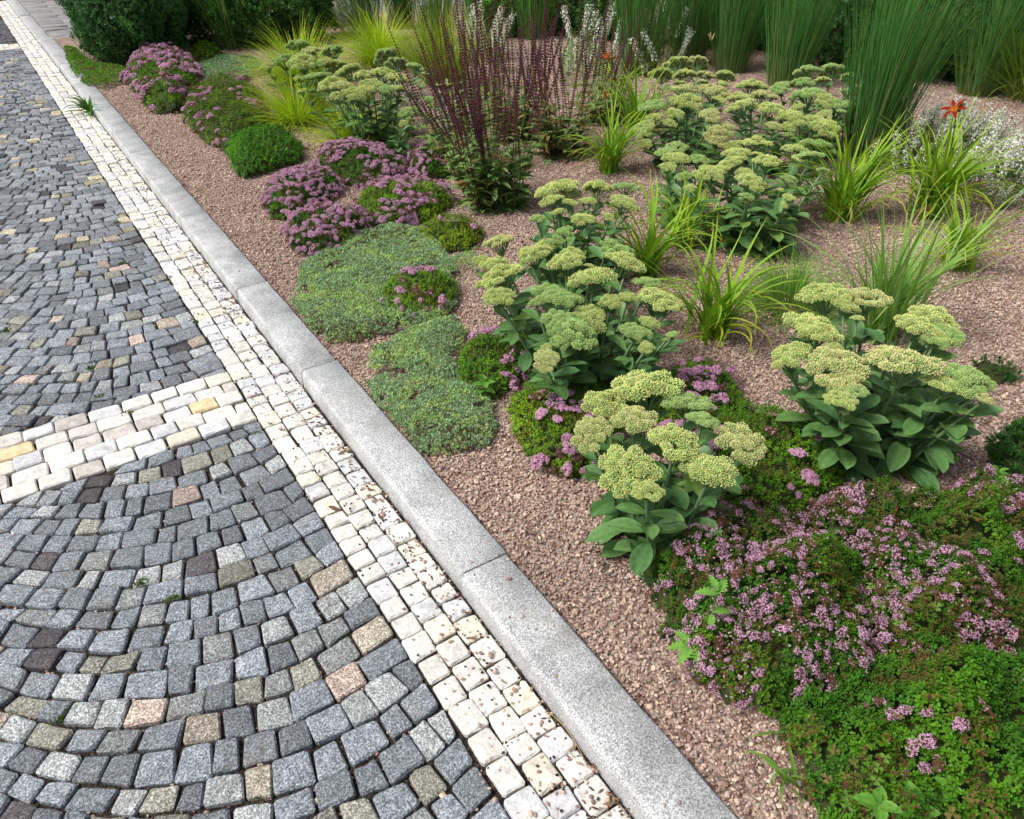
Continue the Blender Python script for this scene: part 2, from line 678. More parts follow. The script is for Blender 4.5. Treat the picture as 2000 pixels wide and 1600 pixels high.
def kerb_stone(y0, y1, top, dx, rng):
    rad = 0.014
    prof = [(KX0, -0.03), (KX0, top - rad)]
    for a in (20, 45, 70):
        prof.append((KX0 + rad - rad * math.cos(R(a)), top - rad + rad * math.sin(R(a))))
    prof += [(KX0 + rad, top), (KX1 - 0.005, top), (KX1, top - 0.005), (KX1, -0.03)]
    prof = np.array(prof) + np.array([dx, 0])
    ys = np.linspace(y0, y1, 13)
    ys = np.concatenate([[y0], [y0 + 0.004], ys[1:-1], [y1 - 0.004], [y1]])
    v = []
    for i, yy in enumerate(ys):
        p = prof.copy()
        if i in (0, len(ys) - 1):
            c = np.array([(KX0 + KX1) / 2 + dx, 0])
            p[1:-1] += np.array([[0.003 if q[0] < c[0] else -0.003, -0.003] for q in p[1:-1]])
        else:
            p[1:5] += rng.uniform(-0.0014, 0.0014, (4, 2))
            p[6:8] += rng.uniform(-0.002, 0.002, (2, 2))
        v.append(np.c_[p[:, 0], np.full(len(p), yy), p[:, 1]])
    n = len(prof)
    v = np.concatenate(v)
    f = [[i * n + j, i * n + j + 1, (i + 1) * n + j + 1, (i + 1) * n + j] for i in range(len(ys) - 1) for j in range(n - 1)]
    m_ = MB()
    kk = rng.uniform(0.94, 1.06)
    m_.add(v, np.array(f)[:, ::-1], np.array((0.54, 0.555, 0.57)) * kk)
    e0 = [np.arange(n)[::-1], (len(ys) - 1) * n + np.arange(n)]
    m_.f += [np.array([e0[0][::-1]]), np.array([e0[1][::-1]])]
    o = link('kerb_stone', m_.mesh('kerb_stone', 'kerb', False), kerb)
    for p in o.data.polygons:
        p.use_smooth = len(p.vertices) == 4
    return o


jy = [-1.2, 0.05, 1.289, 2.520, 3.36, 4.42, 5.85, 7.25, 8.4, 9.42, 11.24]
for a, b in zip(jy[:-1], jy[1:]):
    kerb_stone(a + 0.002, b - 0.002, KT, rc.uniform(-0.002, 0.003) + (0.004 if 1.2 < a < 3 else 0), rc)
for a in (11.25, 12.5, 13.8, 15.0):
    kerb_stone(a, a + 1.24 if a < 15 else 16.0, 0.012, 0, rc)

# grey paving slabs beyond the bed
yy = 11.38
r_ = 0
while yy < 15.8:
    xx = 0.81 - (0.3 if r_ % 2 else 0.0)
    while xx < 7.5:
        x2 = xx + 0.6
        a0 = max(xx, 0.81)
        m_ = MB()
        cobble(m_, [[a0, yy], [x2, yy], [x2, yy + 0.28], [a0, yy + 0.28]], 0.008, 0.004, np.array((0.235, 0.228, 0.232)) * rc.uniform(0.88, 1.1), np.random.RandomState(int(xx * 50) + r_), 0.001, 0.006)
        v = m_.v[0]
        link('paving_slab', m_.mesh('paving_slab', 'slab'), pave)
        xx = x2
    yy += 0.284
    r_ += 1


# ---- loose gravel (geometry nodes, stuff)
def chip_group(material, sub=1):
    ng = bpy.data.node_groups.new('chips_' + material, 'GeometryNodeTree')
    ng.interface.new_socket('Geometry', in_out='INPUT', socket_type='NodeSocketGeometry')
    ng.interface.new_socket('Geometry', in_out='OUTPUT', socket_type='NodeSocketGeometry')
    N = ng.nodes
    gi, go = N.new('NodeGroupInput'), N.new('NodeGroupOutput')
    ico = N.new('GeometryNodeMeshIcoSphere')
    ico.inputs['Radius'].default_value = 1.0
    ico.inputs['Subdivisions'].default_value = sub
    sm = N.new('GeometryNodeSetMaterial')
    sm.inputs['Material'].default_value = M[material]
    iop = N.new('GeometryNodeInstanceOnPoints')
    ra, sa = N.new('GeometryNodeInputNamedAttribute'), N.new('GeometryNodeInputNamedAttribute')
    for nd, nm in ((ra, 'rot'), (sa, 'scl')):
        nd.data_type = 'FLOAT_VECTOR'
        nd.inputs['Name'].default_value = nm
    e2r = N.new('FunctionNodeEulerToRotation')
    L = ng.links
    L.new(gi.outputs[0], iop.inputs['Points'])
    L.new(ico.outputs['Mesh'], sm.inputs['Geometry'])
    L.new(sm.outputs[0], iop.inputs['Instance'])
    L.new(ra.outputs[0], e2r.inputs[0])
    L.new(e2r.outputs[0], iop.inputs['Rotation'])
    L.new(sa.outputs[0], iop.inputs['Scale'])
    L.new(iop.outputs[0], go.inputs[0])
    return ng


def chips(name, pts, scl, material, rng, flat=0.5):
    n = len(pts)
    me = bpy.data.meshes.new(name)
    me.vertices.add(n)
    me.vertices.foreach_set('co', pts.astype(np.float32).ravel())
    rot = np.c_[rng.normal(0, flat, n), rng.normal(0, flat, n), rng.uniform(0, 6.28, n)]
    tone = 0.80 + 0.36 * fbm(pts[:, 0], pts[:, 1], 2.6, 31) + 0.10 * rng.uniform(-1, 1, n)
    for nm, arr in (('rot', rot), ('scl', scl), ('tone', np.repeat(tone[:, None], 3, 1))):
        a = me.attributes.new(nm, 'FLOAT_VECTOR', 'POINT')
        a.data.foreach_set('vector', arr.astype(np.float32).ravel())
    me.materials.append(M[material])
    o = tag(link(name, me), kind='stuff')
    md = o.modifiers.new('chips', 'NODES')
    md.node_group = chip_group(material)
    return o


rg = np.random.RandomState(5)
NG = 1500000
X, Y = rg.uniform(0.805, 9.5, NG), rg.uniform(-0.6, 10.5, NG)
rr = np.sqrt(X * X + Y * Y + 1.5 ** 2)
camx = X * RT[0] + Y * RT[1]
camd = X * fh[0] + Y * fh[1]
dens = 34000 * np.clip((2.3 / rr), 0, 1) ** 1.7
dens *= np.where(np.abs(camx) < camd * 0.85 + 0.9, 1, 0.06)
keep = rg.rand(NG) < dens * (8.695 * 11.1) / NG
X, Y, rr = X[keep], Y[keep], rr[keep]
n = len(X)
sz = rg.lognormal(0, 0.36, n) * 0.0036 * (1 + 0.03 * np.clip(rr - 2.3, 0, 6))
scl = np.c_[sz * rg.uniform(0.9, 1.45, n), sz * rg.uniform(0.65, 1.0, n), sz * rg.uniform(0.45, 0.75, n)]
chips('gravel', np.c_[X, Y, bedz(X, Y) + rg.uniform(-0.001, 0.006, n) + 0.001], scl, 'pebble', rg, 0.5)
print('gravel chips', n)

# gravel chips strayed onto setts, kerb and into the joints
n1 = 3300
Y = rg.uniform(0.2, 9, n1) ** 1.0
Y = 0.35 + 8.5 * rg.rand(n1) ** 1.8
clump = fbm(Y, Y * 0, 2.2, 4)
X = 0.655 - np.abs(rg.normal(0, 0.075, n1)) * (0.5 + 1.1 * clump)
X = np.where(rg.rand(n1) < 0.16, rg.uniform(0.668, 0.80, n1) ** 1.0, X)
kp = (rg.rand(n1) < np.clip(0.68 - Y * 0.1, 0.3, 1)) & (X > 0.40) & ((X < 0.66) | ((X > 0.675) & (rg.rand(n1) < np.where(np.abs(Y - 1.15) < 0.22, 1.0, 0.12)))) & (rg.rand(n1) < 0.22 + 1.2 * clump ** 2)
X, Y = X[kp], Y[kp]
Z = np.where(X > 0.66, KT + 0.002, 0.006)
n2 = 3000                                      # in the joints
X2, Y2 = rg.uniform(-0.6, 0.45, n2), 0.6 + 5 * rg.rand(n2) ** 1.4
X, Y, Z = np.r_[X, X2], np.r_[Y, Y2], np.r_[Z, np.full(n2, -0.0105)]
n = len(X)
sz = rg.lognormal(0, 0.3, n) * 0.0039
chips('scattered_gravel', np.c_[X, Y, Z], np.c_[sz * 1.2, sz * 0.85, sz * 0.6], 'pebble', rg, 0.3)
n3 = 900
Y = 0.35 + 8 * rg.rand(n3) ** 1.7
cl = fbm(Y, Y * 0 + 3, 1.6, 9)
X = 0.657 - np.abs(rg.normal(0, 0.030, n3)) * (0.4 + 1.5 * cl)
kp = ((cl > 0.55) | (rg.rand(n3) < 0.25)) & (rg.rand(n3) < np.clip(1.4 - Y * 0.12, 0.3, 1))
X, Y = X[kp], Y[kp]
n = len(X)
sz = rg.lognormal(0, 0.35, n)
chips('dry_leaf_litter', np.c_[X, Y, np.full(n, 0.005)], np.c_[sz * 0.007, sz * 0.0022, sz * 0.0012], 'litter', rg, 0.25)
n4 = 420
Y = 0.35 + 6 * rg.rand(n4) ** 1.4
X = 0.655 - np.abs(rg.normal(0, 0.1, n4))
kp = X > 0.45
chips('dark_seeds', np.c_[X[kp], Y[kp], np.full(kp.sum(), 0.005)], np.tile([0.0042, 0.003, 0.003], (kp.sum(), 1)) * rg.uniform(0.7, 1.2, (kp.sum(), 1)), 'seed', rg, 0.2)


# ==================================================================== SEDUMS
def octa():
    v = np.array([[0, 0, -0.55], [0.5, 0, 0.25], [0, 0.5, 0.25], [-0.5, 0, 0.25], [0, -0.5, 0.25], [0, 0, 1.0]])
    f = np.array([[0, 2, 1], [0, 3, 2], [0, 4, 3], [0, 1, 4], [5, 1, 2], [5, 2, 3], [5, 3, 4], [5, 4, 1]])
    return v, f


def fib(n):
    i = np.arange(n) + 0.5
    ph = np.arccos(1 - 2 * i / n)
    th = np.pi * (1 + 5 ** 0.5) * i
    return np.stack([np.cos(th) * np.sin(ph), np.sin(th) * np.sin(ph), np.cos(ph)], 1)


ICO_V = fib(16)


def sedum_head(seed, tint):
    """unit-radius flat-topped corymb of many buds"""
    rng = np.random.RandomState(seed)
    m_ = MB()
    ov, of = octa()
    cl = []
    tries = 0
    rad = rng.uniform(0.23, 0.30)
    while len(cl) < 15 and tries < 900:
        tries += 1
        a, r_ = rng.uniform(0, 6.28), math.sqrt(rng.rand()) * 0.80
        p = np.array([math.cos(a) * r_ * 1.04, math.sin(a) * r_ * 0.9])
        if all(np.linalg.norm(p - q) > 0.30 for q in cl):
            cl.append(p)
    for p in cl:
        r0 = np.linalg.norm(p)
        z0 = 0.50 * (1 - r0 ** 2) + rng.uniform(-0.07, 0.07)
        R0 = rad * rng.uniform(0.8, 1.15)
        c0 = np.array([*p, z0])
        # short branches
        tube(m_, bez((0, 0, -0.55), (p[0] * 0.45, p[1] * 0.45, -0.15), c0 - np.array([0, 0, R0 * 0.2]), 4), 0.035, 0.022, np.array((0.20, 0.33, 0.14)), 4)
        d = fib(150)
        d = d[d[:, 2] > -0.25] + rng.normal(0, 0.07, (np.sum(d[:, 2] > -0.25), 3))
        d /= np.linalg.norm(d, axis=1, keepdims=True)
        lump = 0.82 + 0.36 * vn(d[:, 0] * 1.7 + p[0] * 9, d[:, 1] * 1.7 + p[1] * 9, 2.2, seed)
        pos = c0 + d * (R0 * lump)[:, None] * np.array([1, 1, 0.72])
        nrm = d * 0.75 + np.array([0, 0, 0.6])
        n = len(pos)
        col = vary(tint, n, 0.16, 0.05, rng)
        pk = rng.rand(n) < 0.10
        col[pk] = col[pk] * np.array([1.12, 0.80, 0.95])
        dk = rng.rand(n) < 0.22
        col[dk] *= np.array([0.72, 0.86, 0.62])
        m_.scatter(ov, of, pos, frames(nrm, rng.uniform(0, 6.28, n)), rng.uniform(0.042, 0.062, n) * np.ones(n), col)
        # inner green cushion of pedicels
        q = fib(60)
        q = q[q[:, 2] > -0.4]
        m_.scatter(ov, of, c0 + q * R0 * 0.62 * np.array([1, 1, 0.7]), frames(q, rng.uniform(0, 6, len(q))), np.full(len(q), 0.10), vary((0.36, 0.48, 0.17), len(q), 0.2, 0.05, rng))
    return m_.mesh('flower_head', 'bud', False)


HEADS = {
    'yellow': [sedum_head(i, (0.71, 0.78, 0.30)) for i in range(5)],
    'cream': [sedum_head(20 + i, (0.74, 0.73, 0.35)) for i in range(3)],
    'green': [sedum_head(40 + i, (0.46, 0.66, 0.25)) for i in range(4)],
}


def one_leaf(name, material, base, **kw):
    v, f, tc = leaf_tmpl(**kw)
    m_ = MB()
    m_.add(v, f, np.array(base)[None] * tc)
    return m_.mesh(name, material)


SLEAF = [one_leaf('leaf', 'fleshy', b, nl=8, nw=2, width=wd, shape=sh, cup=cu, droop=dr, tip_sharp=0.8)
         for b, wd, sh, cu, dr in (((0.09, 0.20, 0.065), 0.54, 1.35, 0.22, 0.10), ((0.075, 0.175, 0.06), 0.50, 1.5, 0.15, 0.22),
                                   ((0.115, 0.23, 0.075), 0.58, 1.4, 0.30, 0.02), ((0.10, 0.21, 0.065), 0.48, 1.3, 0.12, 0.30))]
SLEAF_BR = [one_leaf('leaf', 'fleshy', b, nl=8, nw=2, width=0.5, shape=1.35, cup=0.2, droop=0.12, tip_sharp=0.8)
            for b in ((0.12, 0.24, 0.07), (0.15, 0.26, 0.06))]


def sedum(heads, h, label, group, pull=(0.02, -0.02), leafscale=1.0, rng=None, greens=0.15, cream=0.15, bright=0.12, hs_=1.14, sat=0.65, grade=0.5, nl=6):
    """heads: (px, py, width px[, kind]); each head stands where its pixel ray meets the plant's height"""
    rng = rng or np.random.RandomState(len(label) * 7 + len(heads))
    extra = []
    for a in heads:                            # lower side heads of the same shoots
        if rng.rand() < sat:
            extra.append((a[0] + rng.uniform(-0.7, 0.7) * a[2], a[1] + rng.uniform(0.25, 0.55) * a[2], a[2] * rng.uniform(0.4, 0.7)))
    heads = list(heads) + extra
    cand = [P(a[0], a[1], BED + h) for a in heads]
    c = np.mean(cand, 0)
    root = np.array([c[0] + pull[0], c[1] + pull[1], BED - 0.012])
    t = thing('sedum_plant', root, label, 'sedum', group)
    for i, a in enumerate(heads):
        # outer heads a little lower than the middle ones
        rel = np.linalg.norm(cand[i][:2] - c[:2])
        hh = h * (1.08 - grade * rel * 0.8 + rng.uniform(-0.05, 0.05))
        hp = P(a[0], a[1], BED + hh)
        size = a[2] * depth(hp) / F_PX / 2 * hs_
        loc = hp - root
        bs = np.array([loc[0] * 0.5, loc[1] * 0.5, 0]) + np.append(rng.uniform(-0.025, 0.025, 2), 0)
        top = loc - np.array([0, 0, size * 0.45])
        mid = np.array([loc[0] * 0.72, loc[1] * 0.72, loc[2] * 0.45])
        pts = bez(bs, mid, top, 7)
        m_ = MB()
        tube(m_, pts, 0.0065, 0.0045, (0.20, 0.31, 0.14), 6)
        st = link('stem', m_.mesh('stem', 'stem'), t)
        kind = a[3] if len(a) > 3 else ('g' if rng.rand() < greens else ('c' if rng.rand() < cream else 'y'))
        hm = random.choice(HEADS[{'y': 'yellow', 'g': 'green', 'c': 'cream'}[kind]])
        tl = (top - mid) * np.array([1, 1, 0])
        nz = np.array([[tl[0] * 0.6 + rng.normal(0, 0.04), tl[1] * 0.6 + rng.normal(0, 0.04), 0.30]])
        fr = frames(nz, np.array([rng.uniform(0, 6.28)]))[0]
        put(link('flower_head', hm, st), fr, loc - fr[:, 2] * size * 0.18, (size, size * rng.uniform(0.85, 1.0), size * rng.uniform(0.82, 1.02)))
        # opposite pairs of fleshy leaves up the stem
        a0 = rng.uniform(0, 6.28)
        for lv in range(nl):
            s = (lv + 0.5) / nl * 0.86
            q = pts[int(s * 6)] * (1 - (s * 6) % 1) + pts[min(int(s * 6) + 1, 6)] * ((s * 6) % 1)
            for sd_ in range(2 if lv else 3):
                az = a0 + lv * 1.57 + sd_ * (3.14 if lv else 2.1) + rng.uniform(-0.35, 0.35)
                el = R(-12 + 50 * s + rng.uniform(-15, 15))
                d = np.array([math.cos(az) * math.cos(el), math.sin(az) * math.cos(el), math.sin(el)])
                ls = (0.118 - 0.04 * s) * rng.uniform(0.8, 1.2) * leafscale
                if q[2] + d[2] * ls < 0.012:
                    d[2] = (0.012 - q[2]) / ls
                    d /= np.linalg.norm(d)
                lm = random.choice(SLEAF_BR if rng.rand() < bright else SLEAF)
                put(link('leaf', lm, st), dirframe(d, (rng.uniform(-0.2, 0.2), rng.uniform(-0.2, 0.2), 1)), q, ls)
    return t


def lst(txt):
    out = []
    for e in txt.split():
        p = e.split(',')
        out.append((float(p[0]), float(p[1]), float(p[2])) + ((p[3],) if len(p) > 3 else ()))
    return out


GS = 'sedum clumps in flower in the gravel bed'
S = [
    ('1257,762,116 1182,792,76 1238,824,82 1158,852,82,c 1343,790,80,g 1372,822,52,g 1316,868,98 1228,920,106 1264,962,56 1386,924,88 1446,868,85',
     0.34, 'yellow-green sedum with the biggest crowded heads, between two oregano mounds near the kerb', dict(pull=(0.05, 0.0), nl=6, hs_=1.27, sat=0.0, leafscale=1.1)),
    ('975,477,72,c 965,520,60 978,545,90 1042,500,72 1070,485,60 1105,515,75 1120,500,50 1205,495,75 1222,515,80 1158,548,82 1075,575,65,g 1098,590,70,g 1125,655,95 1150,625,70 1090,625,60,g 1095,655,50,g 1240,652,58,g 1285,588,90 1300,600,55 1262,555,50,g 1092,672,40,g 1314,655,28,g',
     0.33, 'wide leafy sedum behind the half-buried grey stone', dict(pull=(0.06, 0.0))),
    ('1612,582,92 1650,600,50 1695,585,85 1580,640,105 1600,655,80 1545,700,90 1630,722,115,c 1650,750,75,c 1643,785,60 1765,715,120,c 1735,700,70 1820,625,90 1790,640,80 1835,660,85 1880,745,85,g 1915,750,50,g',
     0.34, 'spreading sedum with a ring of separate heads in front of the tall blue-green grass', dict(pull=(0.04, 0.0), nl=6, leafscale=1.2)),
    ('1085,373,80 1078,394,45 1115,378,40 1115,398,32 1165,372,62 1222,368,46,g 1218,400,55 1138,430,55 1050,428,34,g 1190,476,34,g 1100,460,45,g',
     0.34, 'small sedum on bare gravel beside the salvia foot', dict(pull=(0.0, 0.0))),
    ('1324,128,50 1363,131,52 1338,150,45 1291,147,50 1379,150,40,c 1415,152,42 1335,177,48,c 1345,203,60 1317,224,48 1274,210,50 1394,182,55,c 1387,227,45,c 1260,255,50 1405,260,62,c 1400,277,40,c',
     0.34, 'sedum beside the daylily with orange buds, backed by rushes', dict()),
    ('1468,171,52 1492,191,52 1440,195,45 1445,210,52 1505,215,52 1548,233,55 1540,250,35',
     0.34, 'narrow sedum squeezed between two bigger sedums at the rushes', dict()),
    ('1526,173,45,g 1568,166,46,g 1580,189,60,g 1631,210,62 1612,200,45 1578,142,52,g 1624,143,52,g 1662,154,42,g 1655,180,32,g 1608,252,58 1590,240,45',
     0.34, 'greener sedum touching the largest rush clump', dict(greens=0.5)),
    ('1475,285,62 1437,303,55 1426,320,55 1496,317,55 1552,297,50 1597,290,70,g 1387,342,60 1465,358,58 1541,353,34,g 1541,387,28 1457,386,28,g 1580,310,55,g',
     0.34, 'loose sedum with yellowing lower leaves beside the arching daylilies', dict(bright=0.35, pull=(-0.02, -0.02), leafscale=1.2)),
    ('1321,290,45,g 1321,311,48 1366,315,42,g 1335,346,32,g 1300,300,40,g',
     0.30, 'small green-headed sedum behind the daylily on open gravel', dict()),
    ('755,115,52,g 775,128,45,g 655,132,50 620,155,50,g 680,142,48 648,168,56 668,172,46 710,152,52 745,148,50 728,168,48 780,160,50 700,188,56 715,178,40 800,222,40,g 775,177,42 812,135,40,g',
     0.40, 'dense sedum among the golden grasses beside the tall salvia', dict()),
    ('582,92,46,g 608,105,44 590,125,54 555,120,46,g 650,102,44,g 598,112,36',
     0.38, 'small sedum standing in front of the rear golden grass', dict()),
    ('863,168,30 836,196,26,g 885,206,28', 0.34, 'tiny sedum showing through the salvia spikes', dict(nl=3)),
]
for txt, h, lab, kw in S:
    sedum(lst(txt), h, lab, GS, **kw)


# ==================================================================== LOW CUSHIONS
def in_poly(x, y, poly):
    c = np.zeros(len(x), bool)
    j = len(poly) - 1
    for i in range(len(poly)):
        xi, yi, xj, yj = *poly[i], *poly[j]
        c ^= ((yi > y) != (yj > y)) & (x < (xj - xi) * (y - yi) / (yj - yi + 1e-12) + xi)
        j = i
    return c


def edge_dist(x, y, poly):
    d = np.full(len(x), 1e9)
    p = np.c_[x, y]
    for i in range(len(poly)):
        a, b = poly[i], poly[(i + 1) % len(poly)]
        ab = b - a
        t = np.clip(((p - a) @ ab) / (ab @ ab + 1e-12), 0, 1)
        d = np.minimum(d, np.linalg.norm(p - (a + t[:, None] * ab), axis=1))
    return d


class Mound:
    """height field over an outline traced at the plant's foot (lower half) and shoulder (upper half)"""

    def __init__(s, pix, h, edge=0.10, rough=0.3, seed=0, lift=0.6):
        cy = np.mean([q[1] for q in pix])
        ymin = min(q[1] for q in pix)
        poly = []
        for a, b in pix:
            k = np.clip((cy - b) / max(cy - ymin, 1), 0, 1)
            poly.append(P(a, b, BED + h * lift * k)[:2])
        s.poly = np.array(poly)
        s.h, s.edge, s.rough, s.seed = h, edge, rough, seed
        s.lo, s.hi = s.poly.min(0), s.poly.max(0)
        s.c = (s.lo + s.hi) / 2
        s.inner = None
        # cached grid of the field
        st = max(0.006, float((s.hi - s.lo).max()) / 160)
        s.st = st
        gx, gy = np.arange(s.lo[0] - 0.03, s.hi[0] + 0.03, st), np.arange(s.lo[1] - 0.03, s.hi[1] + 0.03, st)
        s.gx, s.gy = gx, gy
        Xg, Yg = np.meshgrid(gx, gy, indexing='ij')
        xf, yf = Xg.ravel(), Yg.ravel()
        wob = (fbm(xf, yf, 16, seed) - 0.5) * edge * 0.55
        ins = in_poly(xf, yf, s.poly)
        d = edge_dist(xf, yf, s.poly)
        d = np.where(ins, d, -d) + wob
        dd = np.clip(d / edge, 0, 1)
        dome = np.sqrt(np.clip(1 - (1 - dd) ** 2, 0, 1))
        wide = np.clip(d / max(d.max(), 1e-3), 0, 1)
        z = h * dome * (0.72 + 0.28 * wide) * (1 - rough * 0.5 + rough * (1.6 * fbm(xf, yf, 9, seed + 5) - 0.3))
        s.d = d.reshape(Xg.shape)
        s.z = np.where(d > 0, z, 0).reshape(Xg.shape)

    def look(s, arr, x, y):
        i = np.clip(((x - s.gx[0]) / s.st), 0, len(s.gx) - 1.01)
        j = np.clip(((y - s.gy[0]) / s.st), 0, len(s.gy) - 1.01)
        a, b = i.astype(int), j.astype(int)
        u, v = i - a, j - b
        return (arr[a, b] * (1 - u) + arr[a + 1, b] * u) * (1 - v) + (arr[a, b + 1] * (1 - u) + arr[a + 1, b + 1] * u) * v

    def sample(s, spacing, rng, minh=0.0):
        A = float(np.prod(s.hi - s.lo + 0.04))
        n = int(A / spacing ** 2 * 3.0)
        x, y = rng.uniform(s.lo[0] - 0.02, s.hi[0] + 0.02, n), rng.uniform(s.lo[1] - 0.02, s.hi[1] + 0.02, n)
        d, z = s.look(s.d, x, y), s.look(s.z, x, y)
        e = s.st * 1.5
        gx_ = (s.look(s.z, x + e, y) - s.look(s.z, x - e, y)) / (2 * e)
        gy_ = (s.look(s.z, x, y + e) - s.look(s.z, x, y - e)) / (2 * e)
        slope = np.sqrt(1 + gx_ ** 2 + gy_ ** 2)
        k = (d > 0.002) & (rng.rand(n) < np.clip(slope, 1, 3) / 3.0)
        x, y, z, gx_, gy_ = x[k], y[k], z[k], gx_[k], gy_[k]
        nr = np.c_[-gx_, -gy_, np.ones(len(x))]
        nr /= np.linalg.norm(nr, axis=1, keepdims=True)
        # on steep sides spread the points down the flank
        return np.c_[x, y, z], nr

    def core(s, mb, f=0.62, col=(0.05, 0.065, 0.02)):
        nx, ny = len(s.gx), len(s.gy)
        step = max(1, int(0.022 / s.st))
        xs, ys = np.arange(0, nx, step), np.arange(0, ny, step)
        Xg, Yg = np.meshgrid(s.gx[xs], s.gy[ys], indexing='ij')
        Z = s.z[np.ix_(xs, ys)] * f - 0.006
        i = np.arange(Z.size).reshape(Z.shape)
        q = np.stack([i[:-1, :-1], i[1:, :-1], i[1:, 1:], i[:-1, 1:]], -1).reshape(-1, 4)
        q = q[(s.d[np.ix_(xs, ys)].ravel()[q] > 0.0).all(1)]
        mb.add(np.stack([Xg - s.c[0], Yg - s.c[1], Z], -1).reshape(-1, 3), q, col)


def sprig(nleaf, seed, pairs=3, ls=1.0, wd=0.62, spread=1.0, hi=True):
    """leafy shoot tip, unit leaf length about 1, +z is the shoot"""
    rng = np.random.RandomState(seed)
    if hi:                                     # oval leaf folded along its midrib
        v = np.array([[0, 0, 0], [0.28, 0.5 * wd, 0.09], [0.72, 0.42 * wd, 0.03], [1, 0, -0.12], [0.72, -0.42 * wd, 0.03], [0.28, -0.5 * wd, 0.09]])
        f = np.array([[0, 3, 2, 1], [0, 5, 4, 3]])
    else:
        v = np.array([[0, 0, 0], [0.45, 0.52 * wd, 0.09], [1, 0, -0.08], [0.45, -0.52 * wd, 0.09]])
        f = np.array([[0, 3, 2, 1]])
    tc = np.ones((len(v), 3))
    V, Fq, C = [], [], []
    n = 0
    for p in range(pairs):
        z = -0.9 + p * 0.85 / max(pairs - 1, 1) + 0.2 * p
        L = ls * (1.0 - 0.22 * p) * rng.uniform(0.85, 1.15)
        for k in range(2):
            az = p * 1.57 + k * math.pi + rng.uniform(-0.3, 0.3)
            el = R(5 + 22 * p / spread + rng.uniform(-14, 14))
            fr = dirframe((math.cos(az) * math.cos(el), math.sin(az) * math.cos(el), math.sin(el)))
            V.append((v * L) @ fr.T + np.array([0, 0, z]))
            Fq.append(f + n)
            kk = 0.82 + 0.18 * p + rng.uniform(-0.08, 0.08)
            C.append(tc * kk)
            n += len(v)
    return np.concatenate(V), np.concatenate(Fq), np.concatenate(C)


SPR = [sprig(6, i, 3) for i in range(4)]
SPR_LO = [sprig(4, 30 + i, 2) for i in range(4)]
SPR_FAR = [sprig(6, 80 + i, 3, wd=0.72, hi=False) for i in range(4)]
SPR_BR = [sprig(6, 60 + i, 3, 0.55, 0.8, hi=False) for i in range(3)]


def floret_cluster(seed, petal, bract, n=34, rad=1.0, psize=0.25):
    """rounded flower cluster of unit radius"""
    rng = np.random.RandomState(seed)
    m_ = MB()
    subs = []
    for t in range(60):
        a, r_ = rng.uniform(0, 6.28), math.sqrt(rng.rand()) * 0.9
        p = np.array([math.cos(a) * r_, math.sin(a) * r_ * 0.8, 0.40 * (1 - r_ * r_) + rng.uniform(-0.12, 0.12)])
        if all(np.linalg.norm(p - q) > 0.42 for q in subs):
            subs.append(p)
    ov, of = octa()
    pt = np.array([[0, 0, 0], [0.55, 0.28, 0.22], [1.0, 0, 0.14], [0.55, -0.28, 0.22]])
    for sgn in range(4):
        pass
    PV, PF = [], []
    for k in range(4):
        a = k * 1.571 + (0.2 if k % 2 else 0)
        Rz = np.array([[math.cos(a), -math.sin(a), 0], [math.sin(a), math.cos(a), 0], [0, 0, 1]])
        PV.append(pt @ Rz.T)
        PF.append(np.array([[0, 3, 2, 1]]) + 4 * k)
    PV, PF = np.concatenate(PV), np.concatenate(PF)
    for p in subs:
        d = fib(26)
        d = d[d[:, 2] > -0.2]
        d = d + rng.normal(0, 0.15, d.shape)
        d /= np.linalg.norm(d, axis=1, keepdims=True)
        nb = len(d)
        m_.scatter(ov, of, p + d * 0.20 * np.array([1, 1, 0.8]), frames(d, rng.uniform(0, 6, nb)), np.full(nb, 0.16), vary(bract, nb, 0.3, 0.12, rng))
        kf = rng.rand(nb) < n / 34 * 0.62
        dd = d[kf]
        nf = len(dd)
        if nf:
            m_.scatter(PV, PF, p + dd * 0.40 * np.array([1, 1, 0.85]), frames(dd + np.array([0, 0, 0.25]), rng.uniform(0, 6, nf)), rng.uniform(0.8, 1.2, nf) * psize, vary(petal, nf, 0.15, 0.05, rng))
    return m_.mesh('flower_cluster', 'petal', False)


PINK, MAUVE = (0.68, 0.38, 0.58), (0.64, 0.37, 0.56)
FC = {
    'full': [floret_cluster(i, PINK, (0.22, 0.10, 0.13), 46) for i in range(4)],
    'mauve': [floret_cluster(10 + i, MAUVE, (0.24, 0.105, 0.14), 44, psize=0.22) for i in range(4)],
    'open': [floret_cluster(20 + i, (0.74, 0.46, 0.66), (0.15, 0.062, 0.058), 26, psize=0.19) for i in range(4)],
    'bud': [floret_cluster(30 + i, PINK, (0.17, 0.085, 0.05), 4) for i in range(3)],
}


FLO_V = np.concatenate([np.array([[0, 0, 0], [0.55, 0.3, 0.22], [1.0, 0, 0.14], [0.55, -0.3, 0.22]]) @ np.array([[math.cos(a_), -math.sin(a_), 0], [math.sin(a_), math.cos(a_), 0], [0, 0, 1]]).T for a_ in (0, 1.57, 3.14, 4.71)])
FLO = (FLO_V, np.concatenate([np.array([[0, 3, 2, 1]]) + 4 * k_ for k_ in range(4)]))


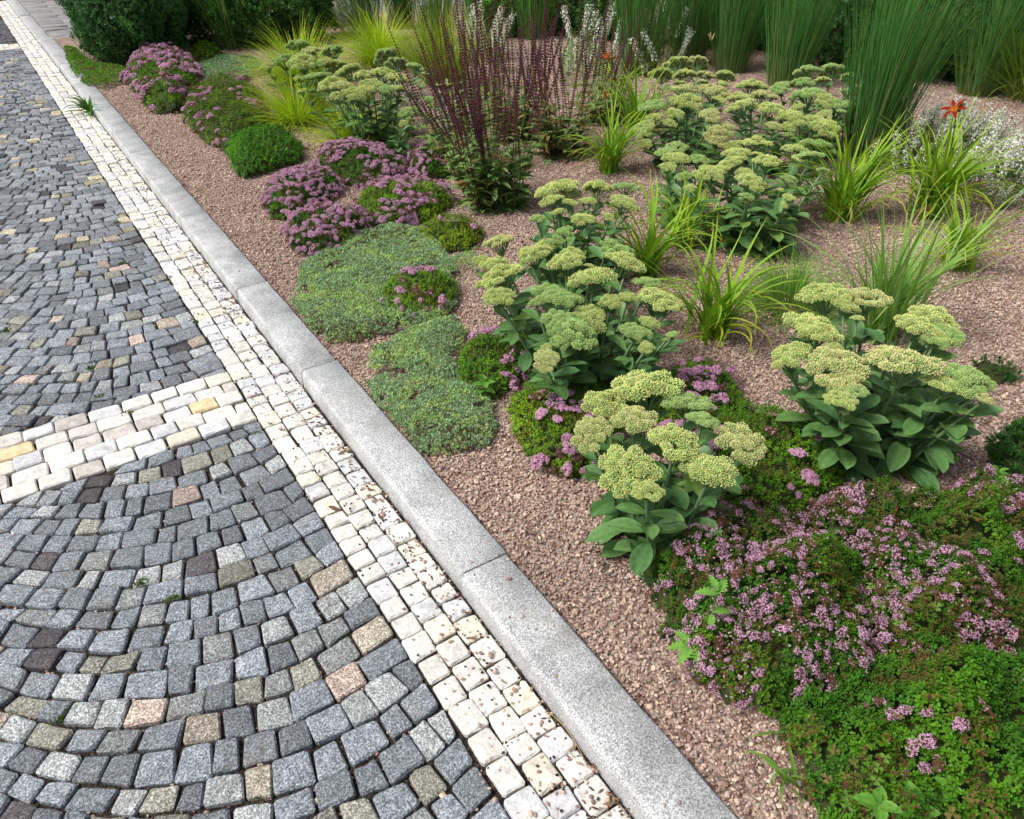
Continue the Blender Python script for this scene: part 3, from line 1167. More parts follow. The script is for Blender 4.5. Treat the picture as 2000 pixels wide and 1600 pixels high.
def oregano(pix, h, label, green, seed, flower=0.5, fkind='full', fsize=0.017, brown=0.25, leaf=0.008, spacing=0.013, edge=0.10, group=None, fscale=9.0, lo=False, bright=0.3, fspace=0.034, cat='oregano', name='oregano_mound', rough=0.45, single=0, bias=None):
    rng = np.random.RandomState(seed + 100)
    md = Mound(pix, h, edge, rough, seed)
    t = thing(name, (md.c[0], md.c[1], BED - 0.008), label, cat, group or 'low oregano cushions in the gravel bed')
    leaf = leaf * 1.22
    pos, nr = md.sample(spacing * 0.95, rng)
    n = len(pos)
    lp = pos - np.array([md.c[0], md.c[1], 0])
    nz1 = fbm(pos[:, 0], pos[:, 1], fscale, seed)
    nz2 = fbm(pos[:, 0], pos[:, 1], fscale * 0.8, seed + 11)
    nz3 = fbm(pos[:, 0], pos[:, 1], fscale * 1.6, seed + 23)
    up = nr * 0.7 + np.array([0, 0, 0.5]) + rng.normal(0, 0.22, (n, 3))
    fr = frames(up, rng.uniform(0, 6.28, n))
    col = vary(green, n, 0.28, 0.10, rng)
    br = nz2 > np.quantile(nz2, 1 - bright)
    col[br] *= np.array([1.55, 1.35, 1.0])
    mbf = MB()
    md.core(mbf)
    is_b = (nz3 > np.quantile(nz3, 1 - brown)) & (rng.rand(n) < 0.75) if brown > 0 else np.zeros(n, bool)
    bcol = vary((0.17, 0.075, 0.04), n, 0.35, 0.2, rng)
    sc = rng.uniform(0.75, 1.25, n) * leaf
    off = rng.uniform(-0.5, 0.25, n)[:, None] * nr * leaf * 2.2
    kinds = rng.randint(0, 4, n)
    S_ = SPR_LO if lo else SPR
    for k in range(4):
        q = kinds == k
        mbf.scatter(S_[k][0], S_[k][1], (lp + off)[q], fr[q], sc[q], col[q], S_[k][2])
    for k in range(3):
        q = is_b & (kinds % 3 == k)
        mbf.scatter(SPR_BR[k][0], SPR_BR[k][1], (lp + off)[q] + nr[q] * leaf * 1.1, fr[q], sc[q] * 1.05, bcol[q], SPR_BR[k][2])
    tag(link('foliage', mbf.mesh('foliage', 'leaf'), t), kind='stuff')
    # flower clusters, each one a part
    if flower > 0:
        fp, fn = md.sample(fspace * 0.6, rng)
        f1 = fbm(fp[:, 0], fp[:, 1], fscale, seed + 40)
        if bias is not None:
            tgt = P(*bias)[:2]
            f1 = f1 - 0.7 * np.linalg.norm(fp[:, :2] - tgt, axis=1)
        sel = np.where(f1 > np.quantile(f1, 1 - flower))[0]
        rng.shuffle(sel)
        acc = []
        for i in sel:
            if len(acc) >= 295:
                break
            if all((fp[i, 0] - fp[j, 0]) ** 2 + (fp[i, 1] - fp[j, 1]) ** 2 + (fp[i, 2] - fp[j, 2]) ** 2 > fspace ** 2 for j in acc):
                acc.append(i)
        ns = rng.permutation(sel)[:int(len(sel) * 1.0)]
        if single:
            rp = np.repeat(ns, single)
            pp = fp[rp] - np.array([md.c[0], md.c[1], 0]) + rng.normal(0, fspace * 0.45, (len(rp), 3)) * np.array([1, 1, 0.35]) + fn[rp] * leaf * 1.2
            fl = MB()
            dirs = fn[rp] + rng.normal(0, 0.45, (len(rp), 3)) + np.array([0, 0, 0.5])
            fl.scatter(FLO[0], FLO[1], pp, frames(dirs, rng.uniform(0, 6.28, len(rp))), rng.uniform(0.0022, 0.0036, len(rp)), vary((0.76, 0.50, 0.68), len(rp), 0.15, 0.05, rng))
            ov, of = octa()
            fl.scatter(ov, of, pp - dirs * 0.0016 + rng.normal(0, 0.002, pp.shape), frames(dirs, rng.uniform(0, 6.28, len(rp))), rng.uniform(0.003, 0.005, len(rp)), vary((0.15, 0.062, 0.055), len(rp), 0.3, 0.15, rng))
            tag(link('florets', fl.mesh('florets', 'petal', False), t), kind='stuff')
        for i in acc:
            u = rng.rand()
            kd = fkind if u < 0.72 else ('bud' if u < 0.9 else 'open')
            d = fn[i] * 0.75 + np.array([0, 0, 0.45]) + rng.normal(0, 0.15, 3)
            p = fp[i] - np.array([md.c[0], md.c[1], 0]) + fn[i] * leaf * rng.uniform(0.5, 1.9)
            s_ = fsize * rng.uniform(0.55, 1.3)
            put(link('flower_cluster', random.choice(FC[kd]), t), frames(d[None], np.array([rng.uniform(0, 6.28)]))[0], p, (s_ * rng.uniform(0.85, 1.25), s_ * rng.uniform(0.7, 1.1), s_ * rng.uniform(0.7, 1.1)))
    return md


def px(txt):
    return [tuple(float(q) for q in e.split(',')) for e in txt.split()]


G1, G2, G3 = (0.062, 0.17, 0.016), (0.10, 0.255, 0.018), (0.135, 0.275, 0.016)
oregano(px('1287,1060 1278,1150 1298,1240 1370,1330 1450,1390 1530,1415 1660,1370 1720,1240 1650,1090 1520,990 1400,985 1330,1010'), 0.22,
        'oregano mound with the most pink flowers, bordering the gravel in front of the biggest sedum', G1, 1, 0.55, 'open', 0.0125, 0.45, 0.0075, 0.0105, 0.17, rough=0.8, single=1, fspace=0.024, fscale=8, bias=(1370, 1290))
oregano(px('1680,1230 1640,1090 1560,985 1700,925 1850,925 1960,950 2080,1010 2120,1150 2010,1240 1970,1330 1850,1360 1740,1350'), 0.23,
        'brownish oregano mound with scattered pink flowers and clover growing through it', G1, 2, 0.42, 'open', 0.0125, 0.6, 0.0075, 0.0105, 0.17, rough=0.8, single=1, fspace=0.026, fscale=8)
oregano(px('1515,1400 1600,1300 1700,1240 1800,1215 1900,1240 1965,1290 2060,1380 2200,1600 2250,1800 1650,1800 1600,1620 1560,1500'), 0.21,
        'bright green oregano mound with hardly any flowers, clover and mint growing in it', (0.06, 0.18, 0.015), 3, 0.04, 'open', 0.013, 0.42, 0.0085, 0.0108, 0.17, rough=0.8, fspace=0.03, bright=0.35)
oregano(px('1240,760 1330,690 1420,705 1465,790 1560,825 1640,880 1640,945 1560,1010 1440,1000 1370,930 1310,870 1260,810'), 0.11,
        'long strip of oregano behind the biggest sedum', G2, 4, 0.30, 'full', 0.018, 0.30, 0.007, 0.012, 0.09, fspace=0.032)
oregano(px('985,805 1020,745 1090,722 1200,735 1240,800 1210,900 1110,938 1030,905'), 0.13,
        'round oregano mound left of the biggest sedum, flowers along its edge', G3, 5, 0.38, 'full', 0.019, 0.25, 0.007, 0.012, 0.10, fspace=0.032)
oregano(px('885,715 925,650 1005,625 1062,675 1055,725 970,778 895,760'), 0.11,
        'oregano cushion beside the half-buried grey stone', G2, 6, 0.28, 'full', 0.019, 0.22, 0.007, 0.012, 0.09, fspace=0.032)
oregano(px('740,590 757,545 820,515 885,540 895,585 862,615 800,635 750,615'), 0.12,
        'round oregano cushion standing in the larger thyme mat', G3, 7, 0.34, 'full', 0.020, 0.3, 0.008, 0.014, 0.09, fspace=0.036)
oregano(px('808,460 850,420 915,416 948,452 922,490 860,497'), 0.10,
        'yellow-green oregano cushion behind the larger thyme mat with few flowers', (0.15, 0.26, 0.015), 8, 0.05, 'full', 0.019, 0.2, 0.008, 0.014, 0.09, fspace=0.04)
GP = 'pink flowering oregano cushions beside the salvia'
oregano(px('513,395 530,345 590,330 640,330 670,360 645,398 580,428 525,428'), 0.12, 'pink oregano cushion nearest the kerb in the pink group', G1, 9, 0.72, 'mauve', 0.019, 0.25, 0.009, 0.0165, 0.10, GP, fspace=0.027)
oregano(px('610,340 628,295 690,272 760,288 792,330 775,362 700,368 650,358'), 0.14, 'pink oregano cushion against the small golden grass', G1, 10, 0.62, 'mauve', 0.019, 0.25, 0.009, 0.0165, 0.10, GP, fspace=0.028)
oregano(px('558,462 580,420 640,395 705,400 728,440 695,482 630,503 575,492'), 0.13, 'pink oregano cushion on the edge of the larger thyme mat', G1, 11, 0.70, 'mauve', 0.019, 0.22, 0.009, 0.0165, 0.10, GP, fspace=0.027)
oregano(px('690,405 720,360 790,340 872,368 885,402 845,432 770,445 720,440'), 0.13, 'pink oregano cushion with a bare green middle before the salvia', G3, 12, 0.50, 'mauve', 0.019, 0.25, 0.009, 0.0165, 0.10, GP, fspace=0.028)
oregano(px('788,322 820,288 865,305 880,345 835,356'), 0.12, 'small pink oregano half under the salvia stems', G1, 13, 0.5, 'mauve', 0.019, 0.25, 0.009, 0.0165, 0.09, GP, fspace=0.028)
oregano(px('248,155 265,105 335,92 388,125 395,185 355,222 300,222 268,192'), 0.22, 'tall loose oregano with pink flowers next to the dark shrub', G2, 14, 0.42, 'mauve', 0.032, 0.3, 0.014, 0.028, 0.2, fspace=0.048, lo=True)
oregano(px('362,112 385,90 420,85 440,105 415,125 378,125'), 0.14, 'small green oregano tuft behind the blue-green thyme', G3, 15, 0.0, 'mauve', 0.03, 0.2, 0.014, 0.028, 0.15, lo=True)
oregano(px('362,240 358,190 400,155 480,148 522,190 525,250 485,282 440,300 398,275'), 0.17, 'large oregano past flowering with brown tips', (0.095, 0.20, 0.02), 16, 0.13, 'mauve', 0.027, 0.4, 0.012, 0.023, 0.15, fspace=0.055, lo=True)
oregano(px('440,300 460,260 520,243 592,272 592,312 540,332 480,347 450,332'), 0.16, 'fresh green round oregano without flowers', (0.075, 0.22, 0.02), 17, 0.0, 'mauve', 0.02, 0.0, 0.013, 0.019, 0.14, lo=False)


# ---- thyme mats
def tuft_tmpl(seed, n=7):
    rng = np.random.RandomState(seed)
    V, Fq, C = [], [], []
    for i in range(n):
        az, el, L = rng.uniform(0, 6.28), R(rng.uniform(8, 75)), rng.uniform(0.7, 1.2)
        fr = dirframe((math.cos(az) * math.cos(el), math.sin(az) * math.cos(el), math.sin(el)))
        v = np.array([[0, 0, 0], [0.5, 0.2, 0.03], [1, 0, 0], [0.5, -0.2, 0.03]]) * L
        V.append(v @ fr.T + rng.uniform(-0.25, 0.25, 3) * np.array([1, 1, 0.3]))
        Fq.append(np.array([[0, 3, 2, 1]]) + 4 * i)
        C.append(np.full((4, 3), rng.uniform(0.8, 1.2)))
    return np.concatenate(V), np.concatenate(Fq), np.concatenate(C)


TUF = [tuft_tmpl(i, 7) for i in range(4)]


def mat_plant(name, pix, h, label, cat, green, seed, size, spacing, bare=0.12, group=None, holes=2.0, yel=(1.25, 1.2, 0.9)):
    rng = np.random.RandomState(seed + 300)
    md = Mound(pix, h, 0.07, 0.35, seed, lift=0.5)
    t = thing(name, (md.c[0], md.c[1], BED - 0.008), label, cat, group)
    pos, nr = md.sample(spacing, rng)
    d = md.look(md.d, pos[:, 0], pos[:, 1])
    nz = fbm(pos[:, 0], pos[:, 1], 11, seed + 3)
    e = np.clip(d / 0.05, 0, 1)
    k = rng.rand(len(pos)) < np.clip((nz - np.quantile(nz, bare) * (1.25 - 0.25 * e)) * 14 + 0.55, 0.03, 1)
    pos, nr, nz = pos[k], nr[k], nz[k]
    n = len(pos)
    lp = pos - np.array([md.c[0], md.c[1], 0]) + rng.uniform(-0.4, 0.6, n)[:, None] * nr * size * 0.6
    col = vary(green, n, 0.30, 0.08, rng)
    n2 = fbm(pos[:, 0], pos[:, 1], 18, seed + 8)
    col[n2 > 0.58] *= np.array(yel)
    bw = (fbm(pos[:, 0], pos[:, 1], 7, seed + 17) > 0.68) & (rng.rand(n) < 0.35)
    col[bw] = vary((0.14, 0.10, 0.06), int(bw.sum()), 0.3, 0.1, rng)
    fr = frames(nr * 0.6 + np.array([0, 0, 0.6]) + rng.normal(0, 0.3, (n, 3)), rng.uniform(0, 6.28, n))
    kd = rng.randint(0, 4, n)
    m_ = MB()
    for q in range(4):
        w_ = kd == q
        m_.scatter(TUF[q][0], TUF[q][1], lp[w_], fr[w_], rng.uniform(0.75, 1.3, int(w_.sum())) * size, col[w_], TUF[q][2])
    tag(link('foliage', m_.mesh('foliage', 'leaf'), t), kind='stuff')


TG = (0.34, 0.50, 0.27)
GT = 'creeping thyme mats spilling to the kerb'
mat_plant('thyme_mat', px('590,515 640,480 700,452 760,434 820,440 860,470 890,530 895,590 870,625 800,645 740,655 690,668 640,668 598,634 566,596 580,560'), 0.055,
          'larger grey-green creeping thyme mat with a round oregano in it', 'thyme', TG, 41, 0.0098, 0.0063, 0.07, GT)
mat_plant('thyme_mat', px('698,735 725,685 795,640 890,608 910,645 885,695 905,750 950,770 968,830 950,872 880,886 820,884 790,845 740,792'), 0.05,
          'creeping thyme mat touching the kerb by the bare gravel strip', 'thyme', TG, 42, 0.0098, 0.0063, 0.07, GT)
mat_plant('thyme_mat', px('850,515 940,475 958,500 930,550 880,565'), 0.03, 'thin sparse thyme patch with gravel showing through', 'thyme', TG, 43, 0.008, 0.009, 0.4, GT)
mat_plant('thyme_mat', px('372,138 430,108 500,112 525,140 470,164 400,164'), 0.06, 'blue-green thyme mat between the oreganos and the golden grass', 'thyme', (0.23, 0.38, 0.22), 44, 0.016, 0.015, 0.05, GT)
mat_plant('stonecrop_mat', px('122,88 150,95 185,125 215,132 246,136 252,155 205,176 165,170 140,140'), 0.06, 'fresh green stonecrop mat creeping over the kerb under the dark shrub', 'stonecrop', (0.13, 0.29, 0.03), 45, 0.015, 0.015, 0.03)


# ==================================================================== GRASSES
def strap_leaf(seed, L, wd, t0, bend, green, tipc, S=9, fold=0.22):
    rng = np.random.RandomState(seed)
    v, f, s = ribbons(1, np.zeros((1, 3)), np.zeros(1), np.array([L]), np.array([t0]), np.array([bend]), np.array([wd]), S, 1.4, fold, 1.2, rng, 0.9)
    c = np.array(green)[None] * (1 - s[:, None] ** 3) + np.array(tipc)[None] * s[:, None] ** 3
    m_ = MB()
    m_.add(v, f, c)
    return m_.mesh('leaf', 'grass')


DG, DGY, DTIP = (0.20, 0.42, 0.03), (0.34, 0.46, 0.03), (0.36, 0.45, 0.05)
DL = [strap_leaf(i, 1.0, 0.033, R(random.uniform(4, 28)), R(bd), DG if i % 3 else (0.26, 0.48, 0.03), DTIP) for i, bd in enumerate((35, 60, 80, 100, 50, 120, 25, 75))]
DLY = [strap_leaf(20 + i, 0.8, 0.034, R(25), R(bd), DGY, (0.5, 0.42, 0.08)) for i, bd in enumerate((90, 120, 70))]
DLB = [strap_leaf(40 + i, 0.7, 0.033, R(35), R(110), (0.38, 0.27, 0.10), (0.42, 0.28, 0.14)) for i in range(2)]
GD = 'daylily tufts in the gravel bed'


def daylily(p, L, n, label, seed, spread=1.0, yel=0.12, wd=1.0):
    rng = np.random.RandomState(seed + 500)
    b = P(*p)
    t = thing('daylily', (b[0], b[1], BED - 0.008), label, 'daylily', GD)
    fan = rng.uniform(0, 3.14)
    for i in range(n):
        u = rng.rand()
        me = random.choice(DLB if u < 0.02 else (DLY if u < yel else DL))
        az = fan + (0 if rng.rand() < 0.5 else math.pi) + rng.normal(0, 0.9)
        off = np.array([rng.normal(0, 0.03), rng.normal(0, 0.03), 0]) * spread
        k = L * rng.uniform(0.65, 1.15)
        tl = R(rng.uniform(-6, 12)) * spread
        fr = np.array(Euler((0, tl, az), 'XYZ').to_matrix())
        put(link('leaf', me, t), fr, off, (k, k * wd * min(1.45, 0.55 / L), k))
    return t


daylily((1190, 335), 0.50, 80, 'arching daylily on gravel behind the small sedum', 1)
daylily((1238, 262), 0.62, 55, 'upright daylily between the salvia and the sedums', 2, 0.7)
daylily((1338, 480), 0.42, 60, 'daylily alone on open gravel between two sedums', 3)
daylily((1262, 535), 0.50, 56, 'daylily leaning out behind the wide leafy sedum', 4, 0.8)
daylily((1388, 655), 0.46, 80, 'daylily with yellowing lower leaves beside the fine low grass', 5, 1.1, 0.2)
daylily((1640, 428), 0.58, 130, 'dense daylily beside the loose sedum', 6, 1.2)
daylily((1815, 420), 0.60, 130, 'dense daylily carrying the red flower', 7, 1.2)
daylily((1868, 525), 0.46, 60, 'daylily with dry yellow leaf tips at the gravel edge', 8, 1.0, 0.28)
daylily((1205, 205), 0.50, 36, 'daylily with orange buds below the rushes', 9, 0.8)


def tuft(name, p, label, cat, group, n, L, wd, t0, bend, rad, green, seed, S=7, part='blades', tip=None, lean=(0, 0), power=1.3, brown=0.03, base_pos=None, dv=0.3):
    """clump of narrow blades, too fine to pick apart: one mesh part"""
    rng = np.random.RandomState(seed + 700)
    b = P(*p) if base_pos is None else np.array(base_pos)
    t = thing(name, (b[0], b[1], BED - 0.008), label, cat, group)
    a = rng.uniform(0, 6.28, n)
    r_ = np.sqrt(rng.rand(n)) * rad
    base = np.c_[np.cos(a) * r_, np.sin(a) * r_, np.zeros(n)]
    k = r_ / max(rad, 1e-6)
    az = a + rng.normal(0, 0.45, n)
    wild = rng.rand(n) < 0.05
    th = R(t0[0]) + (R(t0[1]) - R(t0[0])) * np.clip(k + rng.normal(0, 0.22, n), 0, 1.3)
    be = np.radians(rng.uniform(bend[0], bend[1], n)) * (0.5 + 0.5 * k)
    be = np.where(wild, be * 1.8 + 0.25, be)
    Ln = L * rng.uniform(0.6, 1.08, n) * np.where(wild, 0.75, 1)
    v, f, s = ribbons(n, base, az, Ln, th, be, wd * rng.uniform(0.7, 1.25, n), S, power, 0.2, 1.0, rng, 0.6)
    v = v.reshape(n, S + 1, 3, 3)
    hfrac = np.clip(v[..., 2:3] / L, 0, 1)
    v[..., 0:1] += lean[0] * hfrac ** 1.3
    v[..., 1:2] += lean[1] * hfrac ** 1.3
    v[..., 2] = np.maximum(v[..., 2], 0.004)
    col = vary(green, n, dv, 0.12, rng)
    bq = rng.rand(n) < brown
    col[bq] = vary((0.34, 0.25, 0.11), int(bq.sum()), 0.2, 0.05, rng)
    c = np.repeat(col[:, None], S + 1, 1)
    sv = np.linspace(0, 1, S + 1)[None, :, None]
    tp = np.array(tip if tip else np.array(green) * np.array([1.3, 1.15, 1.0]))
    c = c * (1 - 0.5 * sv ** 2) + tp[None, None] * 0.5 * sv ** 2
    c = c * (1 - (1 - sv) ** 6 * 0.5) + np.array((0.30, 0.30, 0.12))[None, None] * (1 - sv) ** 6 * 0.5
    m_ = MB()
    m_.add(v.reshape(-1, 3), f, np.repeat(c[:, :, None], 3, 2).reshape(-1, 3))
    tag(link(part, m_.mesh(part, 'grass'), t), kind='stuff')
    return t


GG = 'golden ornamental grasses'
YG = (0.42, 0.60, 0.03)
tuft('golden_grass', (590, 160), 'rear golden grass fountain behind the small sedum', 'grass', GG, 850, 0.62, 0.007, (5, 62), (20, 85), 0.12, YG, 1)
tuft('golden_grass', (580, 238), 'golden grass fountain beside the oregano with brown tips', 'grass', GG, 700, 0.48, 0.006, (5, 65), (20, 85), 0.10, YG, 2)
tuft('golden_grass', (692, 282), 'small golden grass fountain above the pink oregano', 'grass', GG, 560, 0.42, 0.006, (8, 68), (25, 85), 0.09, YG, 3)
tuft('golden_grass', (745, 125), 'golden grass fountain behind the dense sedum', 'grass', GG, 850, 0.66, 0.007, (5, 60), (15, 80), 0.12, YG, 4)
tuft('golden_grass', (865, 165), 'upright lime grass showing through the salvia spikes', 'grass', GG, 700, 0.70, 0.007, (2, 40), (10, 50), 0.14, (0.27, 0.40, 0.03), 5)
tuft('golden_grass', (2015, 200), 'yellow-green grass beside the outer rush clump', 'grass', GG, 420, 1.0, 0.009, (2, 45), (15, 70), 0.16, (0.16, 0.28, 0.03), 6)
tuft('fine_grass', (1545, 590), 'low fine green grass tuft on open gravel', 'grass', None, 520, 0.30, 0.0045, (5, 75), (15, 80), 0.10, (0.17, 0.36, 0.05), 7)
# tall blue-green grass: blades can be picked out singly
IB = [strap_leaf(60 + i, 1.0, 0.024, R(random.uniform(2, 10)), R(bd), (0.25, 0.46, 0.12) if i % 2 else (0.21, 0.44, 0.06), (0.36, 0.52, 0.16)) for i, bd in enumerate((12, 22, 35, 50, 75, 18))]
b = P(1712, 655)
t = thing('tall_grass', (b[0], b[1], BED - 0.008), 'tall blue-green grass fountain behind the spreading sedum', 'grass')
rng = np.random.RandomState(77)
for i in range(110):
    k = rng.uniform(0.36, 0.70)
    fr = np.array(Euler((0, R(rng.uniform(0, 26)), rng.uniform(0, 6.28)), 'XYZ').to_matrix())
    put(link('blade', random.choice(IB), t), fr, (rng.normal(0, 0.035), rng.normal(0, 0.035), 0), (k, k, k))

GR = 'dark green rush clumps along the back of the bed'
RG, RGL = (0.075, 0.23, 0.05), (0.10, 0.29, 0.055)
for i, (p, L, n, rad, t1, lab, c, ln) in enumerate([
    ((1688, 312), 1.45, 560, 0.15, 12, 'largest rush clump standing beside the sedums and white calamint', RG, (0.06, -0.04)),
    ((1530, 168), 1.35, 420, 0.16, 14, 'rush clump behind the narrow sedum', RG, (0.1, 0)),
    ((1425, 140), 1.40, 380, 0.17, 13, 'rush clump behind the sedum by the white spires', RG, (0.1, 0)),
    ((1345, 125), 1.40, 380, 0.17, 12, 'rush clump right of the white spires', RG, (0.0, 0)),
    ((1248, 145), 1.50, 420, 0.18, 11, 'rush clump beside the orange daylily buds', RG, (0, 0)),
    ((1905, 188), 1.25, 420, 0.15, 20, 'rush clump alone beyond the red daylily flower', RG, (0.15, 0)),
    ((1635, 128), 1.3, 300, 0.15, 12, 'thin rush clump in the shade behind the largest one', (0.052, 0.14, 0.042), (0, 0)),
    ((718, 78), 1.25, 300, 0.16, 9, 'dark rush clump behind the golden grass', (0.045, 0.14, 0.055), (0, 0)),
    ((785, 55), 1.25, 300, 0.16, 9, 'dark rush clump in front of the grey paving', (0.04, 0.12, 0.045), (0, 0)),
    ((455, 92), 1.2, 380, 0.16, 22, 'rush clump between the two shrubs', RGL, (-0.3, 0.1)),
    ((850, 85), 1.3, 300, 0.2, 14, 'light green rush clump behind the lime grass', (0.12, 0.27, 0.05), (0.1, 0)),
    ((940, 60), 1.3, 300, 0.2, 12, 'rush clump behind the salvia', RGL, (0, 0)),
    ((1040, 75), 1.3, 300, 0.2, 12, 'rush clump behind the salvia and white flowers', RGL, (0, 0)),
    ((1120, 35), 1.3, 380, 0.2, 12, 'rush clump behind the white calamint', RGL, (0, 0)),
    ((1320, 40), 1.3, 380, 0.2, 14, 'lighter rush clump beyond the white spires', (0.10, 0.24, 0.05), (0, 0)),
]):
    tuft('rush_clump', p, lab, 'rush', GR, n, L, 0.0066, (0.5, t1), (1, 20), rad, c, 20 + i, S=6, part='stems', lean=ln, power=1.6, brown=0.06, dv=0.55)


# ==================================================================== SALVIA
def salvia_spike(seed, violet):
    """flower spike, unit length along +z, real-size whorls for a 0.45 m spike"""
    rng = np.random.RandomState(seed)
    m_ = MB()
    bend = rng.uniform(-0.04, 0.04, 2)
    s = np.linspace(0, 1, 8)[:, None]
    tube(m_, np.c_[s ** 2 * bend[0], s ** 2 * bend[1], s], 0.006, 0.003, (0.09, 0.035, 0.04), 4)
    ov, of = octa()
    nw = 26
    for i in range(nw):
        z = (i + 0.3) / nw
        r_ = 0.024 * (1 - 0.6 * z ** 2)
        k = 6
        a = rng.uniform(0, 6.28) + np.arange(k) * 6.283 / k
        d = np.c_[np.cos(a), np.sin(a), np.full(k, 0.45)]
        c0 = np.array([z * z * bend[0], z * z * bend[1], z])
        col = vary((0.125, 0.043, 0.043), k, 0.35, 0.12, rng)
        vq = rng.rand(k) < violet * (0.4 + z)
        col[vq] = vary((0.10, 0.045, 0.22), int(vq.sum()), 0.2, 0.1, rng)
        m_.scatter(ov, of, c0 + d * r_ * 0.55, frames(d, rng.uniform(0, 6, k)), np.full(k, r_ * 0.85), col)
    return m_.mesh('flower_spike', 'stem', False)


SPK = [salvia_spike(i, 0.03) for i in range(4)] + [salvia_spike(9, 0.6)]
SVL = [one_leaf('leaf', 'leaf', b_, nl=6, nw=1, width=0.42, shape=0.8, cup=0.2, droop=dr, tip_sharp=1.1)
       for b_, dr in (((0.16, 0.26, 0.085), 0.2), ((0.14, 0.245, 0.075), 0.3), ((0.20, 0.30, 0.10), 0.1), ((0.17, 0.25, 0.085), 0.4))]
SVL_BR = [one_leaf('leaf', 'leaf', b_, nl=6, nw=1, width=0.42, shape=0.8, cup=0.2, droop=0.3, tip_sharp=1.1)
          for b_ in ((0.20, 0.13, 0.06), (0.24, 0.17, 0.07), (0.15, 0.16, 0.05))]
SVT = leaf_tmpl(6, 1, 0.42, 0.8, 0.2, 0.25, tip_sharp=1.1)
GSV = 'tall salvias gone over with purple-brown spikes'


def salvia(p, n, h, label, seed, lean, spread, dry=0.2, nlev=6):
    rng = np.random.RandomState(seed + 900)
    b = P(*p)
    t = thing('salvia_plant', (b[0], b[1], BED - 0.008), label, 'salvia', GSV)
    leaves = 0
    extra = MB()
    for i in range(n):
        a, r_ = rng.uniform(0, 6.28), math.sqrt(rng.rand())
        tilt = R(4 + spread * r_)
        hh = h * rng.uniform(0.72, 1.12)
        d = np.array([math.cos(a) * math.sin(tilt) + lean[0], math.sin(a) * math.sin(tilt) + lean[1], math.cos(tilt)])
        d /= np.linalg.norm(d)
        base = np.array([math.cos(a), math.sin(a), 0]) * 0.15 * r_ + np.append(rng.normal(0, 0.012, 2), 0)
        L1 = hh * rng.uniform(0.42, 0.55)
        side = np.array([rng.normal(0, 0.03), rng.normal(0, 0.03), 0])
        top = base + d * L1
        pts = bez(base, base + d * L1 * 0.5 + side, top, 6)
        m_ = MB()
        tube(m_, pts, 0.0036, 0.0026, (0.13, 0.085, 0.05) if rng.rand() < 0.6 else (0.12, 0.17, 0.06), 4)
        st = link('stem', m_.mesh('stem', 'stem'), t)
        sp = random.choice(SPK[:4]) if rng.rand() < 0.9 else SPK[4]
        dd = top - pts[-2]
        k = hh - L1
        put(link('flower_spike', sp, st), frames(dd[None], np.array([rng.uniform(0, 6.28)]))[0], top, (0.36, 0.36, k))
        a0 = rng.uniform(0, 6.28)
        for lv in range(nlev):
            s = 0.08 + 0.9 * lv / nlev
            q = pts[min(int(s * 5), 5)]
            for sd_ in range(2):
                az = a0 + lv * 1.57 + sd_ * 3.14 + rng.uniform(-0.3, 0.3)
                el = R(rng.uniform(0, 45))
                ld = np.array([math.cos(az) * math.cos(el), math.sin(az) * math.cos(el), math.sin(el)])
                ls = (0.098 - 0.035 * s) * rng.uniform(0.75, 1.25)
                isd = rng.rand() < dry
                if leaves < 296:
                    put(link('leaf', random.choice(SVL_BR if isd else SVL), st), dirframe(ld), q, ls)
                else:
                    extra.scatter(SVT[0], SVT[1], q[None], dirframe(ld)[None], np.array([ls]), vary((0.20, 0.14, 0.06) if isd else (0.16, 0.26, 0.085), 1, 0.25, 0.1, rng), SVT[2])
                leaves += 1
    if extra.n:
        tag(link('foliage', extra.mesh('foliage', 'leaf'), t), kind='stuff')


salvia((965, 395), 48, 0.92, 'bushy salvia in front with green leaves down to the gravel', 1, (-0.10, 0.02), 13, 0.10, 10)
salvia((1095, 300), 28, 0.90, 'salvia with brown lower leaves next to the arching daylily', 2, (-0.04, 0.0), 13, 0.45, 9)
salvia((900, 330), 26, 0.92, 'salvia leaning over the small pink oregano', 3, (-0.13, 0.02), 11, 0.15, 9)
salvia((1010, 268), 30, 0.95, 'salvia in the middle of the group with dense dark spikes', 4, (-0.06, 0.0), 11, 0.3, 9)
salvia((1180, 235), 20, 0.85, 'thin salvia before the white calamint', 5, (0.0, 0.0), 9, 0.3, 9)
salvia((930, 240), 24, 1.0, 'rear salvia with the tallest spikes', 6, (-0.06, 0.0), 8, 0.25, 5)


